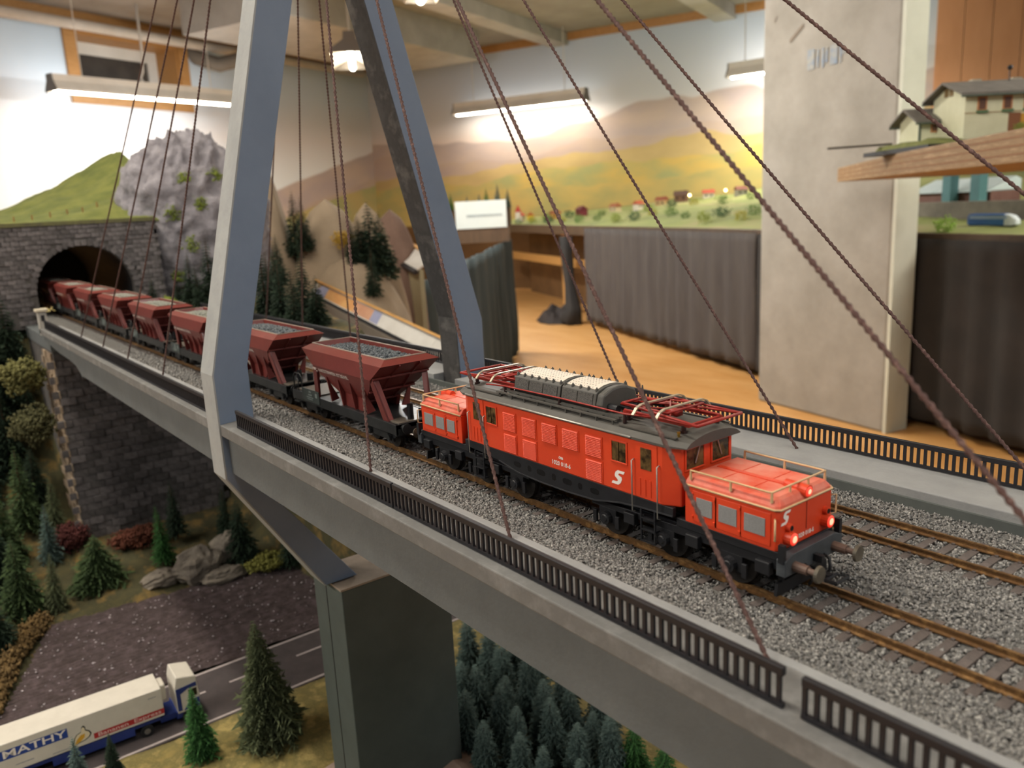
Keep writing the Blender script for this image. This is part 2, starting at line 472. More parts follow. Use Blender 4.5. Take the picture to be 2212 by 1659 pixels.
# ---------------------------------------------------------------- bridge
m_bridge = mat('bridge_grey', '585c5c', '616565', 40, .75, bump=.25, bscale=500)  # bridge and edge greys set dark, putting the dim foreground light into the paint
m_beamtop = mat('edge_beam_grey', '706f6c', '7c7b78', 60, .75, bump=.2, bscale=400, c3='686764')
m_walk = mat('walkway_grey', '878786', '939391', 50, .8, bump=.3, bscale=700)
m_pylon = mat('pylon_blue_grey', '6c7a8e', '738195', 25, .6, bump=.2, bscale=300)
m_pylon_side = m_pylon
m_rust = mat('rail_rust', '866440', 'a07c50', 300, .42, .5, c3='6e5133')
m_sleeper = mat('sleeper_brown', '4f4743', '625853', 220, .8, bump=.5, bscale=900)
m_ballast = mat('ballast_grey', '62605c', '4c4a47', 420, .95, bump=1, bscale=1600, c3='75736e')
m_stone_dark = mat('ballast_stone', '454340', 'b0ada6', 900, .9, lo=.30, hi=.70, detail=2, c3='76736f')
m_rail = mat('railing_black', '151419', '1c1b20', 200, .55)

XL, XR = -850, 290          # deck runs from the abutment to beyond the frame
dk = thing('bridge_deck', 'grey model railway bridge deck with deep side girder', 'bridge', (-280, 26, -25))
DO = (-280, 26, -25)
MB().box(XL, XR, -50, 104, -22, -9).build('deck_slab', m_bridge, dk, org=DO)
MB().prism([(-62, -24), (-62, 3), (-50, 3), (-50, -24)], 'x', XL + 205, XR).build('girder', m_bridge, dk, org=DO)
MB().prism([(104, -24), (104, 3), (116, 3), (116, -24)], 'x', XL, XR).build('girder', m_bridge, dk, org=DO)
# haunch: the girder gets shallower and curves up to the abutment
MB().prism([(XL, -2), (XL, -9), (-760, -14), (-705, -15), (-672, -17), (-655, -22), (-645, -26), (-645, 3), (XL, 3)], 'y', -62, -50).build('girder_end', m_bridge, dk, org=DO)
for x0, x1 in ((XL, -246), (-228, XR)):
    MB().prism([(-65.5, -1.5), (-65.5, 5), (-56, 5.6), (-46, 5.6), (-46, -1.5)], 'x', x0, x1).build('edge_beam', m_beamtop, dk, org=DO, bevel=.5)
MB().box(XL, XR, -46, -42.6, -9, 5.6).build('kerb', m_walk, dk, org=DO, bevel=.4)
for x0, x1 in ((XL, -248), (-222, XR)):
    MB().prism([(119.5, -2), (119.5, 5), (110, 5.5), (89, 5.5), (89, -2.2), (90.5, -9), (110, -9)], 'x', x0, x1).build('walkway', m_walk, dk, org=DO, bevel=.4)
MB().box(XL, XR, 87.6, 89.1, -9, 2.2).build('kerb', mat('dark_kerb', '4c504d', '575b57', 60, .8), dk, org=DO)

# ---- pylon
py = thing('bridge_pylon', 'tall blue-grey bridge pylon of two leaning legs on a square pier', 'pylon', (-236, 26, -285))
PO = (-236, 26, -285)
XP0, XP1 = -247, -227
def leg(pairs):
    """pairs of (y_outer, y_inner, z)"""
    mb = MB(); rings = []
    for yo, yi, z, zi in pairs:
        rings.append([(XP0, yo, z), (XP1, yo, z), (XP1, yi, zi), (XP0, yi, zi)])
    return mb.loft(rings)
def fix(o):
    import bmesh
    bm = bmesh.new(); bm.from_mesh(o.data); bmesh.ops.recalc_face_normals(bm, faces=bm.faces); bm.to_mesh(o.data); bm.free()
    return o
ZT = 408
fix(leg([(-14, 8, -110, -110), (-66, -48, -27, -33), (-66, -46, 8, 8), (-66, -46, 33, 36), (-17.5, 2.8, 231, 231), (22, 42, 395, 400)]).build('leg', m_pylon, py, org=PO, bevel=.6))
fix(leg([(66, 44, -110, -110), (118, 100, -27, -33), (118, 97, 8, 8), (118, 96, 42, 45), (66.5, 47, 238, 237), (28, 8, 395, 400)]).build('leg', m_pylon, py, org=PO, bevel=.6))
# pale board edge facing the visitors on the near leg
m_edge = mat('pale_board_edge', '919392', '9d9f9d', 60, .75, bump=.3, bscale=300)
mb = MB()
prof = [(-14, -110), (-66, -27), (-66, 33), (-17.5, 231), (22, 395)]
for (ya, za), (yb, zb) in zip(prof[:-1], prof[1:]):
    mb.add([(XP0, ya - .4, za), (XP1 + .05, ya - .4, za), (XP1 + .05, yb - .4, zb), (XP0, yb - .4, zb), (XP0, ya + .6, za), (XP1 + .05, ya + .6, za), (XP1 + .05, yb + .6, zb), (XP0, yb + .6, zb)], [(0, 1, 2, 3), (7, 6, 5, 4), (0, 4, 5, 1), (1, 5, 6, 2), (2, 6, 7, 3), (3, 7, 4, 0)])
mb.build('board_edge', m_edge, py, org=PO)
mb = MB()
prof = [(100, -33), (97, 8), (96, 45), (47, 237), (8, 400)]
for (ya, za), (yb, zb) in zip(prof[:-1], prof[1:]):
    mb.add([(XP0, ya - .4, za), (XP1 - .05, ya - .4, za), (XP1 - .05, yb - .4, zb), (XP0, yb - .4, zb), (XP0, ya + .6, za), (XP1 - .05, ya + .6, za), (XP1 - .05, yb + .6, zb), (XP0, yb + .6, zb)], [(0, 1, 2, 3), (7, 6, 5, 4), (0, 4, 5, 1), (1, 5, 6, 2), (2, 6, 7, 3), (3, 7, 4, 0)])
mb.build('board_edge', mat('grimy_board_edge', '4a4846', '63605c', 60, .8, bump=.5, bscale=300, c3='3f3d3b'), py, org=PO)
MB().box(XP0 - 1.5, XP1 + 1.5, 4, 46, 392, 436).build('head', m_pylon, py, org=PO, bevel=2)
m_pier = mat('pier_grey_green', '474f4b', '4f5753', 40, .7, bump=.2, bscale=300)  # dark tone also stands in for the deck's shade
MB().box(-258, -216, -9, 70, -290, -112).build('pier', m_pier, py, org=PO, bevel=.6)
MB().box(-239, -238.2, -9.25, -9, -290, -112).build('board_seam', m_rail, py, org=PO)
MB().box(-258, -215.5, -9.5, 70.5, -112, -110.8).build('pier_cap', mat('dusty_wood_top', '8e7f70', 'a2917f', 60, .8), py, org=PO)
MB().prism([(-30, -2), (-22, 12), (2, 16), (40, 12), (62, 18), (85, 10), (92, -3)], 'x', -275, -192).build('pier_footing', mat('pink_stone', '9c8577', 'b09a8b', 60, .85, bump=.8, bscale=200), py, org=(-236, 26, 0))
# the footing is laid out around z=0; drop it on the valley floor
for ch in py.children:
    if ch.name.startswith('pier_footing'):
        ch.location = (0, 0, 0)

# ---- stay cables: twisted brown cord from the pylon head to the walkways
m_cord = mat('twisted_cord', '5f4640', '785c54', 700, .9, c3='4d3631', detail=3)
def cable(label, top, anchor, r=.62, step=.5):
    a = Vector(top); b = Vector(anchor); L = (b - a).length; n = int(L / step)
    path = []
    for i in range(n + 1):
        t = i / n
        p = a.lerp(b, t); p.z -= 2.2 * math.sin(math.pi * t)
        path.append(p)
    o = MB().tube(path, r, 6, lobes=2, pitch=2 * 2.3, amp=.30, caps=True).build('stay_cable', m_cord, None, smooth=True, org=anchor)
    return tag(o, label, 'cable', 'twisted stay cables of the bridge')
XT = -237
cable('brown stay cable landing on the near walkway beside the first hopper wagon', (XT + 12, 22, 398), (-87.8, -46, 5.6))
cable('brown stay cable landing on the near walkway before the locomotive louvres', (XT + 12, 20, 405), (13.3, -47, 5.6))
cable('brown stay cable landing on the near kerb, rightmost anchor in view', (XT + 12, 18, 412), (117.1, -48.4, 5.6))
cable('thick brown cable crossing the pillar and leaving at the right edge, lower of two', (XT + 12, 16, 420), (219, -48, 5.6))
cable('thin stay cable going down behind the locomotive roof', (XT + 12, 30, 402), (-76, 104, 5.5))
cable('stay cable ending at a hole in the far walkway behind the cab', (XT + 12, 32, 408), (25, 104.3, 5.5))
cable('stay cable reaching the far walkway at the right edge of the picture', (XT + 12, 34, 414), (124, 108, 5.5))
cable('uppermost brown cable crossing the pillar towards the plywood shelf', (XT + 12, 36, 424), (232, 104, 5.5))
cable('stay cable landing farthest left on the near walkway, near the tunnel', (XT - 12, 22, 470), (-714, -46.3, 5.6))
cable('second stay cable from the tunnel landing on the near walkway', (XT - 12, 20, 440), (-615.6, -45.7, 5.6))
cable('third stay cable from the tunnel landing on the near walkway', (XT - 12, 18, 426), (-512.7, -47.8, 5.6))
cable('near walkway stay cable closest to the pylon on the tunnel side', (XT - 12, 16, 430), (-404.2, -48.5, 5.6))
cable('thin far cable seen between the pylon legs, right one', (XT - 12, 30, 385), (-400, 104, 5.5))
cable('thin far cable seen between the pylon legs in front of the slope trees', (XT - 12, 31, 392), (-500, 104, 5.5))
cable('thin far cable just right of the near pylon leg', (XT - 12, 32, 398), (-592, 104, 5.5))

# ---- railings: each post its own part
post_me = {}
def railing(label, x0, x1, y, step=2.85, z0=5.6, z1=15.5, th=1.05, joined=False, rail_h=2.1):
    org = ((x0 + x1) / 2, y, z0)
    t = thing('bridge_railing', label, 'railing', org)
    MB().box(x0, x1, y - .75, y + .75, z1 - rail_h, z1).build('top_rail', m_rail, t, org=org, bevel=.2)
    MB().box(x0, x1, y - .6, y + .6, z0, z0 + 1.1).build('bottom_rail', m_rail, t, org=org)
    n = int((x1 - x0) / step)
    if joined:
        mb = MB()
        for i in range(n + 1):
            x = x0 + .6 + i * step
            mb.box(x - th / 2, x + th / 2, y - .45, y + .45, z0 + 1.1, z1 - rail_h)
        o = mb.build('posts', m_rail, t, org=org); o['kind'] = 'stuff'
        return t
    me = None
    for i in range(n + 1):
        x = x0 + .6 + i * step
        if me is None:
            o = MB().box(-th / 2, th / 2, -.45, .45, z0 + 1.1 - z0, z1 - rail_h - z0).build('post', m_rail, t)
            me = o.data
        else:
            o = bpy.data.objects.new('post', me); COL.objects.link(o); o.parent = t
        o.location = ((x - org[0]) * S, 0, 0)
    return t
railing('black bridge railing between the pylon and the first joint, near side', -211, -41.5, -61)
railing('black near railing along the locomotive, between the two joints', -40.5, 129.5, -61)
railing('black railing segment at the lower right corner, blurred', 134, 186, -61)
railing('black railing along the far walkway behind the locomotive', -222, 150, 115, 2.75)
railing('black near railing left of the pylon, running to the tunnel', -835, -249, -61, joined=True)
railing('black far railing behind the hopper wagons', -835, -249, 115, joined=True)
# small square gate post at the tunnel end of the near railing
gp = thing('railing_end_post', 'small white square post with a cap ending the near railing', 'post', (-846, -61, 5.6))
MB().box(-4.5, 4.5, -4.5, 4.5, -8, 19).build('shaft', mat('post_white', 'b5b2aa', 'a39f96', 90, .8), gp, bevel=.4)
MB().box(-6.4, 6.4, -6.4, 6.4, 19, 22).build('cap', mat('post_cap', 'cfc6b0', 'bfb59e', 90, .8), gp, bevel=.5)
MB().box(4.5, 5, -1.8, 1.8, 8, 15).build('niche', m_rail, gp)

# ---------------------------------------------------------------- track
def track(label, yc, x0, x1, org):
    t = thing('railway_track', label, 'track', org)
    for s in (-1, 1):
        y = yc + s * 8.25
        pr = [(-1.1, -2.2), (1.1, -2.2), (1.1, -1.85), (.28, -1.55), (.28, -.7), (.5, -.5), (.5, 0), (-.5, 0), (-.5, -.5), (-.28, -.7), (-.28, -1.55), (-1.1, -1.85)]
        MB().prism([(y + a, b) for a, b in pr], 'x', x0, x1).build('rail', m_rust, t, org=org)
    n = int((x1 - x0) / 6.75); me = None
    xs = [x1 - 3 - i * 6.75 for i in range(n)]
    far = MB()
    for i, x in enumerate(xs):
        if i < 105:
            if me is None:
                sb = MB().box(-1.35, 1.35, -14.8, 14.8, -2, 0)
                for s in (-1, 1):
                    for q in (-1, 1):
                        sb.box(-.5, .5, s * 8.25 + q * 1.5 - .35, s * 8.25 + q * 1.5 + .35, 0, .55)
                o = sb.build('sleeper', m_sleeper, t); me = o.data
            else:
                o = bpy.data.objects.new('sleeper', me); COL.objects.link(o); o.parent = t
            o.location = ((x - org[0]) * S, (yc - org[1]) * S, (-2.2 - org[2]) * S)
        else:
            far.box(x - 1.35, x + 1.35, yc - 14.8, yc + 14.8, -4.2, -2.2)
    if far.v:
        o = far.build('distant_sleepers', m_sleeper, t, org=org); o['kind'] = 'stuff'
    return t
track('near railway track under the red locomotive and its wagons', 0, -1150, 260, (-400, 0, -2.2))
track('empty railway track behind the locomotive beside the far walkway', 60.6, -1150, 260, (-400, 60.6, -2.2))
# ballast: lumpy bed plus loose stones
def bed_z(y):
    # shallow crown between the tracks, rising to the kerbs
    return np.interp(y, [-44, -38, -22, -15, 15, 22, 30, 38, 46, 76, 84, 90], [4.2, 3.2, -1.0, -2.7, -2.7, -1.6, -1.2, -1.6, -2.7, -2.7, -2.0, -1.2])
xs = np.arange(-1150, 262, 3.0); ys = np.linspace(-43.5, 88.5, 60)
X, Y = np.meshgrid(xs, ys, indexing='ij')
Z = bed_z(Y) + rng.normal(0, .28, X.shape) - .25
V = np.stack([X, Y, Z], -1).reshape(-1, 3)
i, j = np.meshgrid(np.arange(len(xs) - 1), np.arange(len(ys) - 1), indexing='ij')
a = (i * len(ys) + j).ravel()
F = np.stack([a, a + len(ys), a + len(ys) + 1, a + 1], -1)
tag(np_mesh('ballast_bed', V, F, m_ballast, org=(-400, 26, -3)), 'grey ballast bed filling the deck around both tracks', 'ballast', kind='stuff')
def stones(x0, x1, n, r0, r1):
    P = np.stack([rng.uniform(x0, x1, n), rng.uniform(-43.5, 88.5, n), np.zeros(n)], -1)
    y = P[:, 1]
    keep = np.ones(n, bool)
    for yc in (0, 60.6):
        for s in (-1, 1):
            keep &= np.abs(y - yc - s * 8.25) > 1.9
        # leave the sleepers mostly clear
        ph = ((260 - 3 - P[:, 0]) % 6.75); ph = np.minimum(ph, 6.75 - ph)
        keep &= ~((np.abs(y - yc) < 15) & (ph < 1.75) & (rng.uniform(0, 1, n) > .03))
    P = P[keep]
    P[:, 2] = bed_z(P[:, 1]) + rng.uniform(-.35, .35, len(P)) * 1
    return shards(P, r0, r1)
parts = [stones(-30, 200, 48000, .42, .85), stones(-230, -30, 26000, .5, .9), stones(-600, -230, 14000, .6, 1.1)]
V = np.concatenate([p[0] for p in parts]); off = np.cumsum([0] + [len(p[0]) for p in parts[:-1]])
F = np.concatenate([p[1] + o for p, o in zip(parts, off)])
tag(np_mesh('ballast_stones', V, F, m_stone_dark, org=(-100, 26, -2)), 'loose grey ballast stones strewn over the track bed', 'ballast', kind='stuff')
# ---------------------------------------------------------------- locomotive
m_red = mat('loco_red', 'd8401c', 'de4722', 60, .38, bump=.08, bscale=2500, coat=.15)
m_redtop = mat('loco_red_dust_sheen', 'd65236', 'dc8670', 90, .5, detail=4)  # paler hood tops: dust, plus overhead sheen put into the colour
m_roof = mat('loco_roof_grey', '4a4843', '55524c', 120, .55)
m_black = mat('loco_black', '141417', '1d1d20', 200, .5)
m_blackg = mat('black_gloss', '0c0c0e', rough=.25)
m_silver = mat('silver_strip', 'b9b5ac', 'a8a49a', 200, .35, .7)
m_cream = mat('cream_rail', 'd8b487', 'cba678', 300, .5)
m_mesh = mat('grille_grey', '8d8b88', '848280', 1800, .7, detail=1)
m_glass = mat('cab_glass', '6a5433', '2b2116', 260, .12, lo=.4, hi=.6)
m_whitep = mat('white_print', 'f0e6dc', rough=.6)
m_pan = mat('pantograph_red', 'a52a1e', '8e2218', 300, .45)
m_brass = mat('carbon_strip', 'b9ac93', 'cbbfa8', 400, .35, .6)
m_ins = mat('insulator_brown', '2b1512', rough=.3)
m_lit = mat('tail_lamp', 'ff6050', emit='ff2a14', estr=.85)
m_litw = mat('tail_lamp_core', 'ffe0c8', emit='ff9a70', estr=1.3)
m_hatch = mat('pale_grille', 'd9cdbd', 'cfc2b0', 900, .6, detail=1)

lo = thing('electric_locomotive', 'red articulated electric locomotive with grey roof and two pantographs', 'locomotive', (0, 0, 0))
# main body: plan with drawn-in cab ends
plan = [(59.5, -12.6), (54, -15.5), (-54, -15.5), (-59.5, -12.6), (-59.5, 12.6), (-54, 15.5), (54, 15.5), (59.5, 12.6)]
body = MB().prism(plan, 'z', 19.8, 40).build('body', m_red, lo, bevel=.5)
def roof_ring(x, h):
    sec = [(-1, 39.7), (-1.0, 40.5), (-.86, 41.8), (-.6, 42.9), (-.3, 43.5), (0, 43.7), (.3, 43.5), (.6, 42.9), (.86, 41.8), (1.0, 40.5), (1, 39.7)]
    return [(x, a * h, z - (.5 if abs(x) > 60 else 0) * (1 if z > 40 else 0)) for a, z in sec]
roof = fix(MB().loft([roof_ring(-62.3, 13.4), roof_ring(-56, 16.2), roof_ring(56, 16.2), roof_ring(62.3, 13.4)]).build('roof', m_roof, lo))
for s in (-1, 1):
    MB().cyl((-54, s * 16.25, 40.25), (41, s * 16.25, 40.25), .42, n=8).build('gutter', m_silver, roof, smooth=True)
# roof walkway planks on brackets
for s in (-1, 1):
    for k, (yy, zz) in enumerate(((12.6, 43.3), (10.6, 43.9))):
        MB().box(-36, 31, s * yy - .75, s * yy + .75, zz, zz + .4).build('walkway_plank', m_roof, roof)
    bk = MB()
    for x in range(-34, 31, 8):
        bk.box(x - .2, x + .2, s * 13.4 - .2, s * 13.4 + .2, 41.5, 43.4).box(x - .3, x + .3, s * 11.6 - 1.9, s * 11.6 + 1.9, 43, 43.3)
    bk.build('plank_bracket', m_roof, roof)
# resistor housings
def housing(x0, x1, name):
    sec = [(-8.5, 43), (-9.2, 45), (-8.2, 49.8), (-7.2, 50.6), (-3.6, 51.6), (0, 51.9), (3.6, 51.6), (7.2, 50.6), (8.2, 49.8), (9.2, 45), (8.5, 43)]
    h = MB().prism(sec, 'x', x0, x1).build(name, m_roof, lo, bevel=.25)
    n = 3 if x1 - x0 > 24 else 2
    w = (x1 - x0 - 2) / n
    for s in (-1, 1):
        for k in range(n):
            a = x0 + 1 + k * w + .5; b = x0 + 1 + (k + 1) * w - .5
            MB().add([(a, s * 9.15, 45.4), (b, s * 9.15, 45.4), (b, s * 8.4, 49.4), (a, s * 8.4, 49.4), (a, s * 9.35, 45.4), (b, s * 9.35, 45.4), (b, s * 8.6, 49.4), (a, s * 8.6, 49.4)],
                     [(0, 1, 2, 3), (4, 5, 6, 7), (0, 1, 5, 4), (1, 2, 6, 5), (2, 3, 7, 6), (3, 0, 4, 7)]).build('side_grille', mat('dark_grille', '3c3a37', '5b5853', 2600, .6, detail=0), h)
    MB().prism([(-6.8, 50.72), (-3.5, 51.72), (0, 52.0), (3.5, 51.72), (6.8, 50.72), (6.8, 50.9), (3.5, 51.9), (0, 52.15), (-3.5, 51.9), (-6.8, 50.9)], 'x', x0 + 1.2, x1 - 1.2).build('top_grille', m_hatch, h)
    # rows of small dark holes
    hl = MB()
    for i in range(int((x1 - x0 - 4) / 1.5)):
        for y in np.arange(-5.8, 5.9, 1.5):
            x = x0 + 2.2 + i * 1.5; z = np.interp(abs(y), [0, 3.5, 6.8], [52.15, 51.9, 50.9])
            hl.box(x - .2, x + .2, y - .2, y + .2, z - .1, z + .03)
    hl.build('grille_holes', m_ins, h)['kind'] = 'stuff'
    for s in (-1, 1):
        for k in range(n * 2 + 1):
            x = x0 + .8 + (x1 - x0 - 1.6) * k / (n * 2)
            MB().cyl((x, s * 7.2, 50.2), (x, s * 7.2, 51.3), .7, .55, 6).cyl((x, s * 7.2, 51.3), (x, s * 7.2, 51.8), .32, .2, 6).build('bolt', m_roof, h)
    return h
housing(-29.6, -2.2, 'resistor_housing'); h2 = housing(-1.4, 17, 'resistor_housing')
MB().prism([(-8.8, 43), (-9, 46), (-8, 49.6), (-3.6, 51.4), (0, 51.8), (3.6, 51.4), (8, 49.6), (9, 46), (8.8, 43)], 'x', 17, 20.5).build('end_cowl', m_roof, h2, bevel=.8)
for (x, y) in ((22, -5.5), (24.5, -1), (23, 4)):
    MB().cyl((x - 2, y, 45), (x + 3, y, 45), 1.3, n=10).cyl((x + 1, y, 43), (x + 1, y, 45), .8, n=8).build('roof_insulator', m_black, lo, smooth=False)
MB().cyl((22, 10, 43), (22, 10, 50.5), .9, .25, 8).build('antenna', m_roof, lo)
# red conduit on insulators along the near and far roof edges
for s in (-1, 1):
    MB().tube([(-46, s * 10.8, 44.8), (-33, s * 11, 45.8), (0, s * 11, 46.1), (33.5, s * 11, 45.8), (44, s * 9.5, 46.3)], .32, 6).build('roof_conductor', m_pan, lo, smooth=True)
    for x in (-33, 0, 33.5):
        MB().cyl((x, s * 11, 42.6), (x, s * 11, 45.6), .7, .5, 8).build('conductor_insulator', m_ins, lo)
# side details, both sides
def louvre(x0, x1, z0, z1, s):
    g = MB().box(x0, x1, min(s * 15.5, s * 15.72), max(s * 15.5, s * 15.72), z0, z1)
    n = 12
    h = (z1 - z0 - .8) / n
    for k in range(n):
        z = z0 + .4 + k * h
        g.add([(x0 + .5, s * 15.7, z), (x1 - .5, s * 15.7, z), (x1 - .5, s * 16.1, z + h * .15), (x0 + .5, s * 16.1, z + h * .15), (x0 + .5, s * 15.7, z + h * .85), (x1 - .5, s * 15.7, z + h * .85)],
              [(0, 1, 2, 3), (3, 2, 5, 4), (0, 3, 4), (1, 5, 2)])
    g.build('louvre', m_red, body)
def window(x0, x1, z0, z1, s, y=15.5):
    f = .65
    g = MB()
    a, b = min(s * y, s * (y + .35)), max(s * y, s * (y + .35))
    g.box(x0 - f, x1 + f, a, b, z1, z1 + f).box(x0 - f, x1 + f, a, b, z0 - f, z0).box(x0 - f, x0, a, b, z0, z1).box(x1, x1 + f, a, b, z0, z1)
    w = g.build('window_frame', m_red, body, bevel=.12)
    a, b = min(s * y, s * (y + .12)), max(s * y, s * (y + .12))
    MB().box(x0, x1, a, b, z0, z1).build('window_pane', m_glass, w)
    MB().box(x0 + (x1 - x0) * .46, x0 + (x1 - x0) * .52, a, b + .03, z0, z1).build('window_bar', m_silver, w)
for s in (-1, 1):
    for x0, x1, both in ((-29.5, -21, 1), (-17.5, -8.6, 1), (-5.6, 3.2, 0), (6, 15.1, 0), (18.2, 27, 1)):
        louvre(x0, x1, 29.3, 37.3, s)
        if both:
            louvre(x0, x1, 20.4, 28.5, s)
    window(-40.6, -34, 30.4, 37.2, s); window(31.6, 38.2, 30.4, 37.2, s)
    # cab doors with their own windows and grab rails
    for e in (-1, 1):
        xa, xb = sorted((e * 42.5, e * 52))
        a, b = min(s * 15.5, s * 15.75), max(s * 15.5, s * 15.75)
        d = MB().box(xa, xb, a, b, 20.2, 39.2).build('door', m_red, body, bevel=.15)
        a, b = min(s * 15.75, s * 15.95), max(s * 15.75, s * 15.95)
        MB().box(xa + 2.4, xb - 2.4, a, b, 30.3, 37.6).build('door_pane', m_glass, d, bevel=.1)
        g = MB()
        for k in range(3):
            g.box(xa + 1.6 + k * 2.3, xa + 2.3 + k * 2.3, a, b, 21.2, 27)
        g.build('door_rib', m_red, d)
        for x in (xa - .8, xb + .8):
            MB().tube([(x, s * 15.6, 33), (x, s * 16.7, 32.6), (x, s * 16.7, 15.2), (x, s * 15.4, 14.6)], .24, 6).build('grab_rail', m_silver, body, smooth=True)
    # bridge frame: black, fish-bellied, with oval cut-outs shown as recessed dark shapes
    fr = [(-58, 19.8), (58, 19.8), (58, 16.8), (44, 16.2), (34, 15.2), (22, 12.9), (8, 12.3), (-8, 12.3), (-22, 12.9), (-34, 15.2), (-44, 16.2), (-58, 16.8)]
    y0, y1 = (s * 13.6, s * 15.2)
    f1 = MB().prism(fr, 'y', min(y0, y1), max(y0, y1)).build('frame', m_black, lo, bevel=.2)
    yy = s * 15.22
    g = MB()
    for x, rx, rz in ((-22, 2.3, 1.1), (-14.5, 1.1, 1.2), (-7.5, 2.6, 1.2), (0, 1.1, 1.3), (7.5, 2.6, 1.2), (14.5, 1.1, 1.2), (22, 2.3, 1.1)):
        pts = [(x + rx * math.copysign(abs(math.cos(t)) ** .7, math.cos(t)), 16.4 + rz * math.copysign(abs(math.sin(t)) ** .7, math.sin(t))) for t in np.linspace(0, 2 * math.pi, 16, endpoint=False)]
        g.prism(pts, 'y', min(yy, yy - s * .3), max(yy, yy - s * .3))
    g.build('cutout', m_blackg, f1)
    g = MB()
    for k in range(len(fr) - 5):
        a, b = fr[2 + k], fr[3 + k]
        if b[0] < -57: break
        g.beam((a[0], s * 15.25, a[1] + .3), (b[0], s * 15.25, b[1] + .3), .5, .45)
    g.build('frame_flange', mat('worn_black', '2b2b2d', '3a3a3c', 300, .4), f1)
    # numbers and emblem
    rot = (math.pi / 2, 0, 0) if s < 0 else (math.pi / 2, 0, math.pi)
    text('running_number', '1020 018-6', 2.3, (4.8 * -s if s > 0 else 4.8, s * 15.56, 22.6), rot, m_whitep, body, ext=.03, bold=.03)
    text('owner_mark', 'ÖBB', 1.25, (4.8 * -s if s > 0 else 4.8, s * 15.56, 24.9), rot, m_whitep, body, ext=.03, bold=.03)
def emblem(parent, place, size):
    """slanted double-arrow emblem, 2 mm proud of nothing: a thin white print"""
    P = [(.20, .53), (.16, .70), (.22, .88), (.38, 1), (1.0, 1), (.93, .80), (.56, .80), (.47, .74), (.52, .66), (.80, .58), (.86, .42), (.80, .16), (.62, 0), (0, 0), (.07, .20), (.44, .20), (.53, .27), (.48, .36)]
    P = [((x - .5 + (z - .5) * .22) * size, (z - .5) * size) for x, z in P]
    return MB().add([place(a, b) for a, b in P], [tuple(range(len(P)))]).build('emblem', m_whitep, parent)
emblem(body, lambda a, b: (34.2 + a, -15.58, 24.6 + b), 5.2)
emblem(body, lambda a, b: (-34.2 - a, 15.58, 24.6 + b), 5.2)
# cab fronts: two windows each, wipers
for e in (-1, 1):
    for s in (-1, 1):
        ya, yb = sorted((s * 2.2, s * 10.6)); x = e * 59.5
        g = MB(); f = .7
        xa, xb = sorted((x, x + e * .4))
        g.box(xa, xb, ya - f, yb + f, 38.4, 39.1).box(xa, xb, ya - f, yb + f, 31.2, 31.9).box(xa, xb, ya - f, ya, 31.9, 38.4).box(xa, xb, yb, yb + f, 31.9, 38.4)
        w = g.build('front_window_frame', m_red, body, bevel=.15)
        xa, xb = sorted((x, x + e * .15))
        MB().box(xa, xb, ya, yb, 31.9, 38.4).build('front_pane', m_glass, w)
        MB().tube([(x + e * .6, s * 4.5, 38.9), (x + e * .6, s * 5.4, 36.4), (x + e * .55, s * 6.6, 33.4)], .2, 5).build('wiper', m_silver, w)
